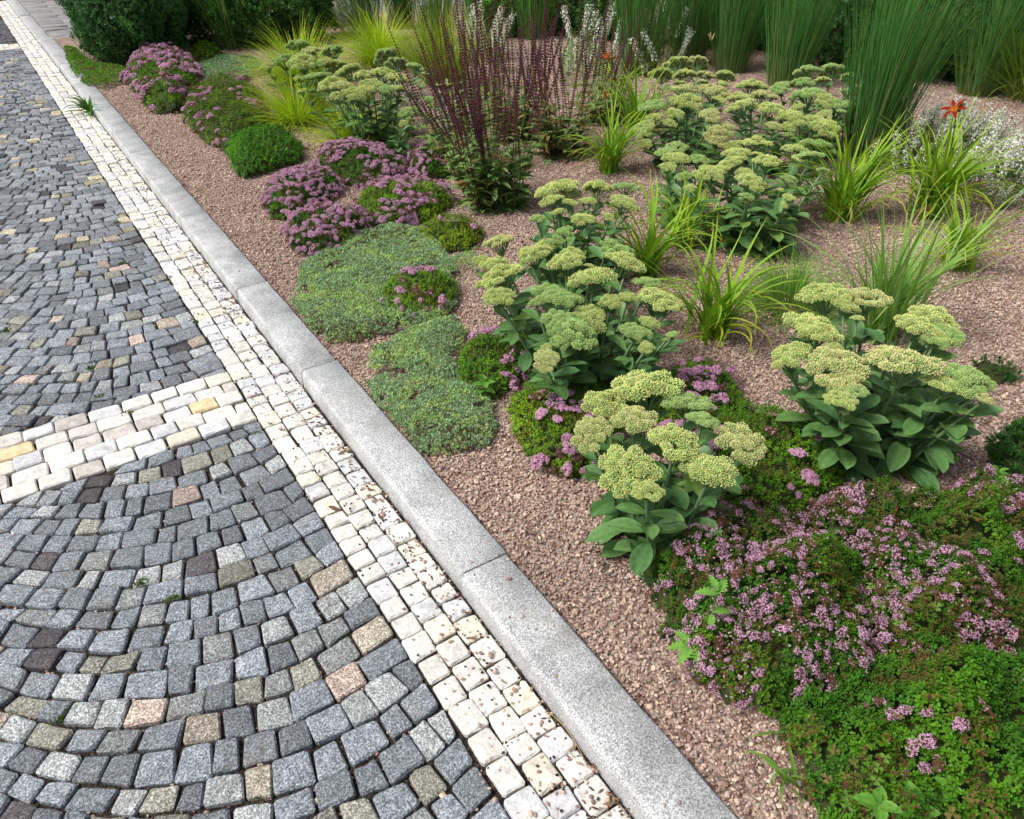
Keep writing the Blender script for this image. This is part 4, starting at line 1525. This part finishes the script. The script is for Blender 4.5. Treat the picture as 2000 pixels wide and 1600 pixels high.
# ==================================================================== WHITE CALAMINT
def white_spike(seed, dens=1.0, fs=1.0):
    rng = np.random.RandomState(seed)
    m_ = MB()
    s = np.linspace(0, 1, 6)[:, None]
    bend = rng.uniform(-0.12, 0.12, 2)
    tube(m_, np.c_[s ** 2 * bend[0], s ** 2 * bend[1], s], 0.010, 0.006, (0.13, 0.20, 0.06), 4)
    lv, lf, lt = leaf_tmpl(2, 1, 0.6, 0.9, 0.2, 0.15)
    pt = np.array([[0, 0, 0], [0.6, 0.4, 0.15], [1.0, 0, 0.1], [0.6, -0.4, 0.15], [-0.2, 0.5, 0.3], [-0.2, -0.5, 0.3]])
    pf = [np.array([[0, 3, 2, 1]]), np.array([[0, 1, 4], [0, 5, 3]])]
    for i in range(14):
        z = 0.12 + 0.86 * i / 13
        c0 = np.array([z * z * bend[0], z * z * bend[1], z])
        k = 2
        a = rng.uniform(0, 6.28) + np.arange(k) * 3.14
        d = np.c_[np.cos(a), np.sin(a), np.full(k, 0.35)]
        m_.scatter(lv, lf, np.tile(c0, (k, 1)), np.stack([dirframe(q) for q in d]), np.full(k, 0.13 * (1.2 - 0.6 * z)), vary((0.13, 0.24, 0.05), k, 0.25, 0.1, rng), lt)
        k = int(6 * dens)
        a = rng.uniform(0, 6.28, k)
        d = np.c_[np.cos(a), np.sin(a), rng.uniform(-0.1, 0.7, k)]
        m_.scatter(pt, pf, c0 + d * 0.07 * rng.uniform(0.6, 1.5, (k, 1)), frames(d, rng.uniform(0, 6, k)), rng.uniform(0.022, 0.040, k) * fs, vary((0.86, 0.86, 0.83), k, 0.08, 0.03, rng))
    return m_.mesh('flower_spike', 'petal', False)


WSP = [white_spike(i, 1.1, 1.5) for i in range(4)]
WSP_D = [white_spike(10 + i, 2.0) for i in range(3)]
GW = 'white flowering calamints'


def calamint(pix, h, n, label, seed, L, meshes, leaf=0.012, fol=0.02, green=(0.12, 0.21, 0.045)):
    rng = np.random.RandomState(seed + 1200)
    md = Mound(pix, h, 0.15, 0.5, seed, lift=0.6)
    t = thing('calamint_plant', (md.c[0], md.c[1], BED - 0.008), label, 'calamint', GW)
    pos, nr = md.sample(fol, rng)
    lp = pos - np.array([md.c[0], md.c[1], 0])
    lp[:, 2] *= rng.uniform(0.25, 0.95, len(lp))
    m_ = MB()
    kd = rng.randint(0, 4, len(lp))
    fr = frames(nr + np.array([0, 0, 0.5]) + rng.normal(0, 0.3, nr.shape), rng.uniform(0, 6.28, len(lp)))
    col = vary(green, len(lp), 0.35, 0.12, rng)
    for q in range(4):
        w_ = kd == q
        m_.scatter(SPR_LO[q][0], SPR_LO[q][1], lp[w_], fr[w_], rng.uniform(0.7, 1.3, int(w_.sum())) * leaf, col[w_], SPR_LO[q][2])
    tag(link('foliage', m_.mesh('foliage', 'leaf'), t), kind='stuff')
    idx = rng.permutation(len(pos))[:n]
    for i in idx:
        d = nr[i] * 0.35 + np.array([0, 0, 0.8]) + rng.normal(0, 0.15, 3)
        k = L * rng.uniform(0.7, 1.2)
        p = lp[i].copy()
        p[2] = pos[i, 2] * 0.55
        put(link('flower_spike', random.choice(meshes), t), frames(d[None], np.array([rng.uniform(0, 6)]))[0], p, k)


calamint(px('1705,330 1735,265 1800,235 1880,232 1960,285 1975,330 1900,352 1790,345'), 0.24, 110, 'white calamint beside the largest rush clump, under the red flower', 1, 0.19, WSP)
calamint(px('1850,370 1900,320 1990,300 2080,330 2080,400 1960,412 1890,395'), 0.20, 90, 'white calamint spreading on gravel behind the dry-tipped daylily', 2, 0.17, WSP)
calamint(px('1262,150 1275,60 1310,40 1335,60 1330,150 1300,165'), 0.42, 18, 'white spires between two rush clumps', 3, 0.34, WSP_D, 0.016, 0.035)
calamint(px('1088,165 1100,80 1140,60 1185,80 1200,150 1150,175'), 0.40, 15, 'white calamint behind the thin salvia', 4, 0.34, WSP_D, 0.016, 0.035)
calamint(px('930,140 935,70 960,60 975,90 975,140'), 0.35, 26, 'white calamint glimpsed through the salvia spikes', 5, 0.32, WSP_D, 0.016, 0.04)
calamint(px('665,70 672,30 690,20 700,50 690,80'), 0.35, 26, 'white calamint beside the dark rushes near the paving', 6, 0.34, WSP_D, 0.016, 0.04)


# ==================================================================== SHRUBS
CROWNS = {}


def shrub(center, rx, ry, h, n, leaf, green, label, seed, name='leafy_shrub', group=None, white=0, lump=0.45, key=None):
    rng = np.random.RandomState(seed + 2000)
    t = thing(name, (center[0], center[1], BED - 0.01), label, 'shrub', group)
    if key in CROWNS:                          # a copy of a like plant, turned and resized
        (mt, mc), (ax, ay, ah) = CROWNS[key]
        a_ = rng.uniform(0, 6.28)
        for nm, me_ in (('trunk', mt), ('crown', mc)):
            o_ = link(nm, me_, t)
            o_.scale = (rx / ax, ry / ay, h / ah)
            o_.rotation_euler = (0, 0, a_)
            if nm == 'crown':
                tag(o_, kind='stuff')
        return t
    # trunk and limbs
    m_ = MB()
    limb = []
    for i in range(9):
        a = rng.uniform(0, 6.28)
        r_ = rng.uniform(0.25, 0.75)
        tip = np.array([math.cos(a) * rx * r_, math.sin(a) * ry * r_, h * rng.uniform(0.55, 0.85)])
        tube(m_, bez((math.cos(a) * 0.04, math.sin(a) * 0.04, 0), (tip[0] * 0.25, tip[1] * 0.25, tip[2] * 0.6), tip, 6), 0.016, 0.005, (0.075, 0.05, 0.03), 5)
        limb.append(tip)
    mtr = link('trunk', m_.mesh('trunk', 'stem'), t).data
    # crown: leafy shoots spread through lumpy volume
    d = fib(n) + rng.normal(0, 0.05, (n, 3))
    d /= np.linalg.norm(d, axis=1, keepdims=True)
    d[:, 2] = np.where(d[:, 2] < -0.92, -d[:, 2], d[:, 2])
    ph, el = np.arctan2(d[:, 1], d[:, 0]), d[:, 2]
    rad = 1 - lump + lump * 1.6 * fbm(np.cos(ph) * 1.5 + el, np.sin(ph) * 1.5 - el * 0.7, 2.2, seed)
    rad *= 1 - 0.42 * rng.rand(n) ** 2.2
    pos = d * rad[:, None] * np.array([rx, ry, h * 0.56])
    pos[:, 2] += h * 0.46
    pos[:, 2] = np.maximum(pos[:, 2], 0.03)
    fr = frames(d * 0.8 + np.array([0, 0, 0.45]) + rng.normal(0, 0.35, (n, 3)), rng.uniform(0, 6.28, n))
    col = vary(green, n, 0.32, 0.1, rng)
    hi = fbm(pos[:, 0], pos[:, 1] + pos[:, 2], 5, seed + 3) > 0.58
    col[hi] *= np.array([1.3, 1.25, 1.0])
    m_ = MB()
    kd = rng.randint(0, 4, n)
    for q in range(4):
        w_ = kd == q
        m_.scatter(SPR_FAR[q][0], SPR_FAR[q][1], pos[w_], fr[w_], rng.uniform(0.7, 1.3, int(w_.sum())) * leaf, col[w_], SPR_FAR[q][2])
    oc = tag(link('crown', m_.mesh('crown', 'leaf'), t), kind='stuff')
    if key:
        CROWNS[key] = ((mtr, oc.data), (rx, ry, h))
    for i in range(white):
        j = rng.randint(n)
        put(link('flower', WFL, t), frames(d[j][None], np.array([0.5]))[0], pos[j] * 1.05, rng.uniform(0.012, 0.018))
    return t


m_ = MB()
pv = np.array([[0, 0, 0], [0.6, 0.35, 0.25], [1, 0, 0.3], [0.6, -0.35, 0.25]])
for k in range(5):
    a = k * 1.2566
    Rz = np.array([[math.cos(a), -math.sin(a), 0], [math.sin(a), math.cos(a), 0], [0, 0, 1]])
    m_.add(pv @ Rz.T, np.array([[0, 3, 2, 1]]), (0.78, 0.77, 0.70))
WFL = m_.mesh('flower', 'petal')

GB = 'dark green shrubs behind the bed'
DK = (0.05, 0.14, 0.04)
b = P(255, 118)
shrub((b[0] + 0.04, b[1] + 0.05), 0.58, 0.64, 1.05, 11000, 0.026, (0.052, 0.145, 0.042), 'dark small-leaved shrub beside the kerb at the paving', 1, group=GB, white=6)
b = P(375, 92)
shrub((b[0] - 0.05, b[1] + 0.35), 0.62, 0.7, 1.2, 10000, 0.030, (0.052, 0.14, 0.042), 'dark rounded shrub behind the tall loose oregano', 2, group=GB, white=5)
b = P(560, 90)
shrub((b[0], b[1] + 0.35), 0.85, 0.5, 0.95, 8500, 0.030, (0.075, 0.19, 0.045), 'mid-green twiggy shrub behind the rear golden grass', 3, group=GB, white=8)
b = P(1800, 165)
shrub((b[0] + 0.35, b[1] + 0.25), 0.8, 0.8, 1.5, 5000, 0.045, (0.045, 0.125, 0.035), 'broad-leaved shrub between the two right-hand rush clumps', 4, group=GB, white=4)
shrub((7.5, 5.4), 1.0, 0.9, 1.8, 5000, 0.042, DK, 'dark shrub in the shade behind the largest rush clump', 5, group=GB, key='dark')
shrub((8.5, 3.6), 0.9, 0.9, 1.7, 5000, 0.042, DK, 'dark shrub behind the outermost rush clump', 6, group=GB, key='dark')
shrub((7.0, 6.9), 1.0, 0.9, 1.7, 5000, 0.042, DK, 'dark shrub behind the rushes and white spires', 7, group=GB, key='dark')
shrub((6.7, 9.4), 1.0, 0.9, 1.5, 5000, 0.040, (0.055, 0.135, 0.04), 'shrub beyond the rushes behind the salvia', 8, group=GB)
shrub((10.2, 5.0), 1.2, 1.1, 2.2, 4500, 0.05, DK, 'tall dark shrub at the back of the bed', 9, group=GB, key='dark')
shrub((9.0, 8.4), 1.2, 1.1, 2.0, 4500, 0.05, DK, 'wide dark shrub at the back corner of the bed', 10, group=GB, key='dark')
shrub((8.4, 1.9), 0.7, 0.7, 1.1, 3500, 0.035, (0.075, 0.18, 0.03), 'light green shrub beyond the white calamint', 11, group=GB)


GBF = 'leafy perennials between the rushes'
for i, (p, rx, h, c, lab) in enumerate([
    ((985, 68), 0.42, 0.75, (0.10, 0.24, 0.05), 'leafy green perennial between the rushes behind the salvia'),
    ((1095, 62), 0.45, 0.8, (0.075, 0.19, 0.045), 'leafy green perennial behind the white calamint and salvia'),
    ((1190, 75), 0.45, 0.85, (0.06, 0.16, 0.04), 'dark leafy perennial behind the thin salvia'),
    ((1400, 85), 0.42, 0.9, (0.075, 0.19, 0.045), 'leafy perennial filling the gap right of the white spires'),
    ((1480, 92), 0.45, 0.95, (0.055, 0.15, 0.04), 'dark leafy perennial in the gap between two back rushes'),
    ((1590, 105), 0.42, 0.9, (0.05, 0.14, 0.038), 'dark leafy perennial behind the greener sedum'),
    ((640, 45), 0.40, 0.6, (0.09, 0.20, 0.05), 'low leafy perennial beside the dark rushes at the paving'),
    ((1770, 118), 0.50, 1.0, (0.05, 0.14, 0.038), 'dark leafy perennial behind the largest rush clump at its right'),
    ((1985, 128), 0.55, 1.0, (0.09, 0.22, 0.04), 'leafy perennial behind the yellow-green grass')]):
    b = P(*p)
    shrub((b[0], b[1]), rx, rx, h, 2600, 0.038, c, lab, 40 + i, 'leafy_perennial', GBF, key='p%.2f' % c[0])


# ==================================================================== SMALL THINGS
# red daylily flower and buds on a scape
def lily_flower(name, colr, throat, openess):
    m_ = MB()
    v, f, _ = leaf_tmpl(6, 1, 0.36, 1.15, 0.18, 0.75 * openess)
    for k in range(6):
        a = k * 1.047
        el = R(60 - 22 * openess)
        fr = dirframe((math.cos(a) * math.cos(el), math.sin(a) * math.cos(el), math.sin(el)))
        s = v[:, 0:1]
        c = np.array(throat)[None] * (1 - np.clip(s * 2.6, 0, 1)) + np.array(colr)[None] * np.clip(s * 2.6, 0, 1)
        m_.add((v * (1.0 if k % 2 else 0.92)) @ fr.T, f, c)
    for k in range(5):
        a = k * 1.25
        tube(m_, [(0, 0, 0), (math.cos(a) * 0.12, math.sin(a) * 0.12, 0.35), (math.cos(a) * 0.25, math.sin(a) * 0.25, 0.55)], 0.012, 0.01, (0.6, 0.25, 0.05), 3)
    return m_.mesh(name, 'petal')


def bud_mesh(colr):
    m_ = MB()
    tube(m_, [(0, 0, 0), (0, 0, 0.25), (0, 0, 0.6), (0, 0, 0.9), (0, 0, 1.0)], 0.1, 0.02, colr, 6)
    m_.v[0][6:18, :2] *= 1.5
    return m_.mesh('bud', 'petal')


def scape(base, tip, label, flower, fscale, buds, budc, seed):
    rng = np.random.RandomState(seed)
    t = thing('daylily_scape', base, label, 'flower stalk')
    tip = np.array(tip) - np.array(base)
    m_ = MB()
    tube(m_, bez((0, 0, 0), (tip[0] * 0.3, tip[1] * 0.3, tip[2] * 0.6), tip, 8), 0.0045, 0.003, (0.13, 0.20, 0.05), 5)
    link('stalk', m_.mesh('stalk', 'stem'), t)
    if flower:
        d = -FW * 0.3 + RT * -0.55 + np.array([0, 0, 0.45])
        put(link('flower', flower, t), frames(d[None], np.array([0.3]))[0], tip + np.array([-0.02, 0.0, 0.01]), fscale)
    bm_ = bud_mesh(budc)
    for i in range(buds):
        d = np.array([rng.normal(0, 0.5), rng.normal(0, 0.5), 0.9])
        put(link('bud', bm_, t), frames(d[None], np.array([0.0]))[0], tip + rng.normal(0, 0.006, 3), rng.uniform(0.04, 0.065))


RED = lily_flower('flower', (0.25, 0.012, 0.008), (0.75, 0.33, 0.03), 0.9)
b = P(1828, 415)
tp = P(1868, 218, BED + 0.62)
scape((b[0], b[1], BED - 0.008), tp, 'red daylily flower with a yellow throat on its stalk above the white calamint', RED, 0.06, 3, (0.20, 0.24, 0.06), 1)
ORG = lily_flower('flower', (0.42, 0.10, 0.02), (0.6, 0.3, 0.04), 0.15)
b = P(1205, 208)
scape((b[0], b[1], BED - 0.008), P(1195, 118, BED + 0.5), 'closing orange daylily flower on a stalk in front of the rushes', ORG, 0.06, 3, (0.45, 0.22, 0.04), 2)
b = P(1190, 330)
scape((b[0], b[1], BED - 0.008), P(1182, 190, BED + 0.48), 'orange daylily buds on a stalk beside the salvia', None, 0.06, 5, (0.50, 0.24, 0.05), 3)
b = P(1400, 190)
scape((b[0], b[1], BED - 0.008), P(1390, 78, BED + 0.55), 'cream daylily seed head on a stalk in front of the rushes', None, 0.05, 4, (0.5, 0.40, 0.18), 4)

# half-buried grey stone
rng = np.random.RandomState(4)
vv = fib(120)
vv *= (1 + 0.16 * (fbm(vv[:, 0], vv[:, 1] + vv[:, 2] * 0.7, 2.0, 2) - 0.5))[:, None]
import bmesh
bmm = bmesh.new()
for q in vv * np.array([0.052, 0.046, 0.062]):
    bmm.verts.new(q)
bmesh.ops.convex_hull(bmm, input=bmm.verts[:])
me = bpy.data.meshes.new('stone')
bmm.to_mesh(me)
bmm.free()
a = me.attributes.new('col', 'FLOAT_COLOR', 'POINT')
a.data.foreach_set('color', np.tile([0.15, 0.13, 0.11, 1], (len(me.vertices), 1)).astype(np.float32).ravel())
me.materials.append(M['slab'])
for p_ in me.polygons:
    p_.use_smooth = True
b = P(1075, 718)
o = tag(link('stone', me, None, (b[0], b[1], BED + 0.022)), 'smooth grey stone half buried in gravel beside the wide leafy sedum', 'stone')
o.rotation_euler = (0.3, 0.2, 0.6)
for i, (p, s, c_, lab) in enumerate([((1252, 1110), 0.16, (0.035, 0.03, 0.03), 'small black pebble on the gravel in front of the pink-flowered oregano'),
                                     ((1180, 1104), 0.12, (0.05, 0.055, 0.06), 'small slate-grey pebble on the gravel near the kerb joint')]):
    m2 = me.copy()
    m2.attributes['col'].data.foreach_set('color', np.tile([*c_, 1], (len(m2.vertices), 1)).astype(np.float32).ravel())
    b = P(*p)
    o = tag(link('pebble', m2, None, (b[0], b[1], BED + 0.004)), lab, 'pebble')
    o.scale = (s * 1.3, s, s * 0.7)


# needle-leaved plants at the gravel edge
def needles(pix, h, label, seed, n, L, name='rosemary_plant'):
    rng = np.random.RandomState(seed)
    md = Mound(pix, h, 0.08, 0.3, seed)
    t = thing(name, (md.c[0], md.c[1], BED - 0.008), label, 'herb')
    pos, nr = md.sample(math.sqrt(1.0 / n), rng)
    lp = pos - np.array([md.c[0], md.c[1], 0])
    V, Fq, C, k = [], [], [], 0
    for i in range(14):
        az, el = rng.uniform(0, 6.28), R(rng.uniform(10, 65))
        fr = dirframe((math.cos(az) * math.cos(el), math.sin(az) * math.cos(el), math.sin(el)))
        V.append((np.array([[0, -0.05, 0], [0.6, -0.06, 0.02], [1, 0, 0], [0.6, 0.06, 0.02], [0, 0.05, 0]])) @ fr.T + np.array([0, 0, i / 14 - 0.5]))
        Fq.append(np.array([[0, 1, 3, 4], [1, 2, 3, 3]])[:1] + k)
        Fq.append(np.array([[1, 2, 3, 3]])[:0].reshape(0, 4))
        k += 5
    V, Fq = np.concatenate(V), np.concatenate([q for q in Fq if len(q)])
    fr = frames(nr * 0.8 + np.array([0, 0, 0.3]) + rng.normal(0, 0.3, nr.shape), rng.uniform(0, 6.28, len(lp)))
    m_ = MB()
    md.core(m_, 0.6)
    m_.scatter(V, Fq, lp, fr, rng.uniform(0.7, 1.3, len(lp)) * L, vary((0.045, 0.135, 0.03), len(lp), 0.3, 0.1, rng))
    tag(link('foliage', m_.mesh('foliage', 'leaf'), t), kind='stuff')


needles(px('1925,900 1945,850 2000,810 2090,790 2140,900 2100,990 2000,990 1945,950'), 0.14, 'dark needle-leaved herb on gravel beside the brownish oregano', 11, 4200, 0.022)
needles(px('1895,715 1925,690 1985,705 1990,740 1930,750'), 0.05, 'small sprawling needle-leaved seedling behind the spreading sedum', 12, 1400, 0.022)


# broad-leaved weeds
def rosette(name, base, z, label, cat, meshes, specs, group=None, stem=None):
    """specs: (azimuth deg, elevation deg, length, height on stem)"""
    b = P(*base, z)
    t = thing(name, (b[0], b[1], z), label, cat, group)
    if stem:
        m_ = MB()
        tube(m_, [(0, 0, -stem[0]), (0.004, 0.002, 0), (0.002, 0.004, stem[1])], 0.0028, 0.002, (0.15, 0.26, 0.08), 5)
        link('stem', m_.mesh('stem', 'stem'), t)
    for i, (az, el, L, zz) in enumerate(specs):
        d = (math.cos(R(az)) * math.cos(R(el)), math.sin(R(az)) * math.cos(R(el)), math.sin(R(el)))
        put(link('leaf', meshes[i % len(meshes)], t), dirframe(d), (0, 0, zz), L)
    return t


THL = [one_leaf('leaf', 'leaf', (0.15, 0.33, 0.06), nl=12, nw=1, width=0.5, shape=0.85, cup=0.15, droop=0.3, serr=0.38)]
MINT = [one_leaf('leaf', 'leaf', (0.115, 0.285, 0.045), nl=10, nw=2, width=0.68, shape=0.85, cup=0.22, droop=0.15, serr=0.06),
        one_leaf('leaf', 'leaf', (0.135, 0.30, 0.05), nl=10, nw=2, width=0.62, shape=0.85, cup=0.25, droop=0.1, serr=0.06)]
rosette('sow_thistle', (1350, 1262), BED + 0.07, 'pale green jagged-leaved weed at the front foot of the pink-flowered oregano', 'weed', THL, [(150, 10, 0.055, 0), (200, 15, 0.06, 0.0), (100, 25, 0.05, 0.0), (250, 5, 0.05, 0)], stem=(0.075, 0.005))
rosette('sow_thistle', (1392, 1195), BED + 0.15, 'pale green weed standing above the pink-flowered oregano', 'weed', THL, [(150, 25, 0.05, 0.06), (20, 20, 0.05, 0.06), (80, 40, 0.04, 0.07), (-30, 10, 0.045, 0.0), (220, 5, 0.035, -0.01)], stem=(0.16, 0.07))
GM = 'mint sprigs'
rosette('mint_sprig', (1850, 1540), BED + 0.16, 'small mint sprig in the bright green oregano', 'mint', MINT, [(20, 15, 0.03, 0), (200, 15, 0.03, 0), (110, 20, 0.027, 0.004), (290, 15, 0.028, 0.004), (60, 45, 0.016, 0.014), (240, 45, 0.016, 0.014)], GM, (0.1, 0.015))
rosette('mint_sprig', (1790, 1590), BED + 0.17, 'largest-leaved mint sprig in the bright green oregano', 'mint', MINT, [(60, 35, 0.055, 0), (150, 20, 0.045, 0.0), (-40, 25, 0.04, 0.0), (240, 10, 0.04, 0), (100, 60, 0.03, 0.006)], GM, (0.1, 0.01))
rosette('mint_sprig', (1715, 1575), BED + 0.17, 'mint sprig at the gravel side of the bright green oregano', 'mint', MINT, [(130, 15, 0.045, 0), (30, 15, 0.04, 0), (220, 10, 0.04, 0.004), (300, 15, 0.04, 0.004), (90, 45, 0.025, 0.01)], GM, (0.1, 0.012))
rosette('mint_sprig', (1945, 935), BED + 0.05, 'mint sprig on gravel before the needle-leaved herb', 'mint', MINT, [(160, 10, 0.05, 0), (340, 15, 0.05, 0), (250, 10, 0.045, 0.01), (70, 20, 0.045, 0.01), (120, 50, 0.03, 0.025), (300, 50, 0.03, 0.025)], GM, (0.05, 0.025))
rosette('mint_sprig', (945, 752), BED + 0.055, 'bright mint seedling between the thyme and the oregano', 'mint', MINT, [(160, 15, 0.045, 0), (340, 15, 0.045, 0), (250, 10, 0.042, 0.01), (70, 20, 0.042, 0.01), (200, 10, 0.05, -0.02), (290, 10, 0.05, -0.02), (120, 50, 0.03, 0.02)], GM, (0.06, 0.02))

# clover-like oxalis: three heart-shaped leaflets per leaf
hv = np.array([[0, 0, 0], [0.55, 0.42, 0.05], [0.95, 0.38, 0.0], [0.82, 0.0, -0.08], [0.95, -0.38, 0.0], [0.55, -0.42, 0.05]])
hf = [np.array([[0, 3, 2, 1], [0, 5, 4, 3]])]


def trefoil(colr):
    m_ = MB()
    for k in range(3):
        a = k * 2.094
        Rz = np.array([[math.cos(a), -math.sin(a), 0], [math.sin(a), math.cos(a), 0], [0, 0, 1]])
        m_.add(hv @ Rz.T, hf, colr)
    tube(m_, [(0, 0, 0), (0.1, 0.05, -1.2), (0.0, 0.1, -2.5)], 0.05, 0.05, (0.2, 0.2, 0.08), 3)
    return m_.mesh('leaf', 'leaf', False)


TRG, TRB = trefoil((0.15, 0.27, 0.05)), trefoil((0.19, 0.155, 0.05))
GO = 'clovers growing through the oregano'


def clover(base, label, spots, z, seed):
    rng = np.random.RandomState(seed)
    b = P(*base, z)
    t = thing('clover_plant', (b[0], b[1], z), label, 'clover', GO)
    for x, y, bronze in spots:
        q = P(x, y, z + rng.uniform(0.0, 0.02)) - np.array([b[0], b[1], z])
        d = np.array([rng.normal(0, 0.25), rng.normal(0, 0.25), 1.0])
        put(link('leaf', TRB if bronze else TRG, t), frames(d[None], np.array([rng.uniform(0, 6)]))[0], q, rng.uniform(0.010, 0.0145))


clover((1755, 1175), 'bronze and green clover growing through the brownish oregano', [(1700, 1145, 0), (1728, 1135, 1), (1752, 1150, 1), (1720, 1180, 0), (1770, 1180, 1), (1800, 1165, 1), (1752, 1215, 0), (1745, 1120, 1), (1785, 1140, 1), (1830, 1185, 0), (1860, 1195, 1)], BED + 0.185, 1)
clover((1640, 1490), 'green clover at the gravel side of the bright green oregano', [(1630, 1465, 1), (1668, 1490, 1), (1615, 1520, 1), (1650, 1515, 1), (1715, 1500, 0), (1730, 1480, 0), (1655, 1555, 0), (1712, 1525, 0), (1655, 1575, 0)], BED + 0.165, 2)
clover((1920, 1570), 'bronze clover at the foot of the bright green oregano', [(1925, 1555, 1), (1900, 1560, 1), (1945, 1545, 1), (1970, 1510, 1), (1990, 1550, 0), (1860, 1590, 1), (1940, 1580, 1), (1800, 1430, 1), (1755, 1395, 1), (1790, 1445, 0)], BED + 0.165, 3)

# wild grass and joint weeds
GBL = [strap_leaf(90 + i, 1.0, 0.10, R(20), R(bd), (0.15, 0.31, 0.05), (0.22, 0.34, 0.07)) for i, bd in enumerate((60, 30, 90))]
b = P(1545, 1530)
t = thing('wild_grass', (b[0], b[1], BED - 0.006), 'broad-bladed wild grass at the edge of the bright green oregano', 'grass')
rng = np.random.RandomState(12)
for az, L in ((200, 0.09), (130, 0.11), (160, 0.09), (100, 0.12), (240, 0.07), (70, 0.10), (290, 0.06), (180, 0.06)):
    put(link('blade', random.choice(GBL), t), np.array(Euler((0, R(rng.uniform(5, 35)), R(az)), 'XYZ').to_matrix()), (rng.normal(0, 0.012), rng.normal(0, 0.012), 0), L)
b = P(1510, 1435)
t = thing('wild_grass', (b[0], b[1], BED + 0.01), 'single grass blade lying out over the gravel', 'grass')
put(link('blade', GBL[1], t), np.array(Euler((0, R(50), R(170)), 'XYZ').to_matrix()), (0, 0, 0), 0.07)

b = P(165, 222, 0)
t = thing('kerb_weed', (0.648, b[1], 0.002), 'green leafy weed growing in the joint at the kerb foot', 'weed')
KW = [strap_leaf(110 + i, 1.0, 0.13, R(15), R(bd), (0.075, 0.20, 0.03), (0.10, 0.24, 0.05)) for i, bd in enumerate((50, 80, 30))]
for i in range(26):
    put(link('leaf', random.choice(KW), t), np.array(Euler((0, R(rng.uniform(0, 50)), R(rng.uniform(60, 300))), 'XYZ').to_matrix()), (rng.uniform(-0.02, 0.008), rng.normal(0, 0.05), 0), rng.uniform(0.14, 0.26))
WL = 'tiny green weed tuft in a cobble joint'
for i, (x, y) in enumerate([(270, 1139), (335, 1168), (118, 1400), (178, 718), (385, 630), (238, 515), (195, 775), (12, 645), (92, 245), (42, 285), (228, 435), (175, 340), (115, 380), (245, 808), (500, 848), (105, 255), (60, 350), (130, 400)]):
    b = P(x, y, 0)
    t = thing('joint_weed', (b[0], b[1], -0.006), WL, 'weed', 'weeds in the cobble joints')
    r2 = np.random.RandomState(i)
    m_ = MB()
    n = 26
    nb = np.c_[r2.normal(0, 0.010, n), r2.normal(0, 0.008, n), np.zeros(n)]
    fr = frames(np.c_[r2.normal(0, 0.5, n), r2.normal(0, 0.5, n), np.ones(n)], r2.uniform(0, 6, n))
    m_.scatter(TUF[0][0], TUF[0][1], nb + np.array([0, 0, 0.006]), fr, r2.uniform(0.005, 0.010, n), vary((0.11, 0.19, 0.03), n, 0.3, 0.15, r2))
    link('foliage', m_.mesh('foliage', 'leaf'), t)

# fallen bits worth picking out
b = P(1045, 1480, 0)
m_ = MB()
tube(m_, bez((0, 0, 0.008), (0.02, -0.06, 0.014), (-0.005, -0.16, 0.008), 8), 0.0016, 0.001, (0.36, 0.24, 0.10), 4)
p0 = P(1070, 1395, 0)
tag(link('dry_straw', m_.mesh('dry_straw', 'stem'), None, (p0[0], p0[1], 0)), 'dry straw stalk lying on the white setts by the kerb', 'straw')
p0 = P(1640, 145)
m_ = MB()
v, f, s_ = ribbons(1, np.zeros((1, 3)), np.array([0.4]), np.array([0.5]), np.array([0.2]), np.array([2.6]), np.array([0.02]), 10)
m_.add(v, f, (0.42, 0.27, 0.13))
t = thing('dry_leaf', (p0[0], p0[1], BED), 'dry tan curled leaf arching behind the greener sedum', 'dry leaf')
link('blade', m_.mesh('blade', 'grass'), t)
p0 = P(562, 830, 0)
print('objects', len(bpy.data.objects))
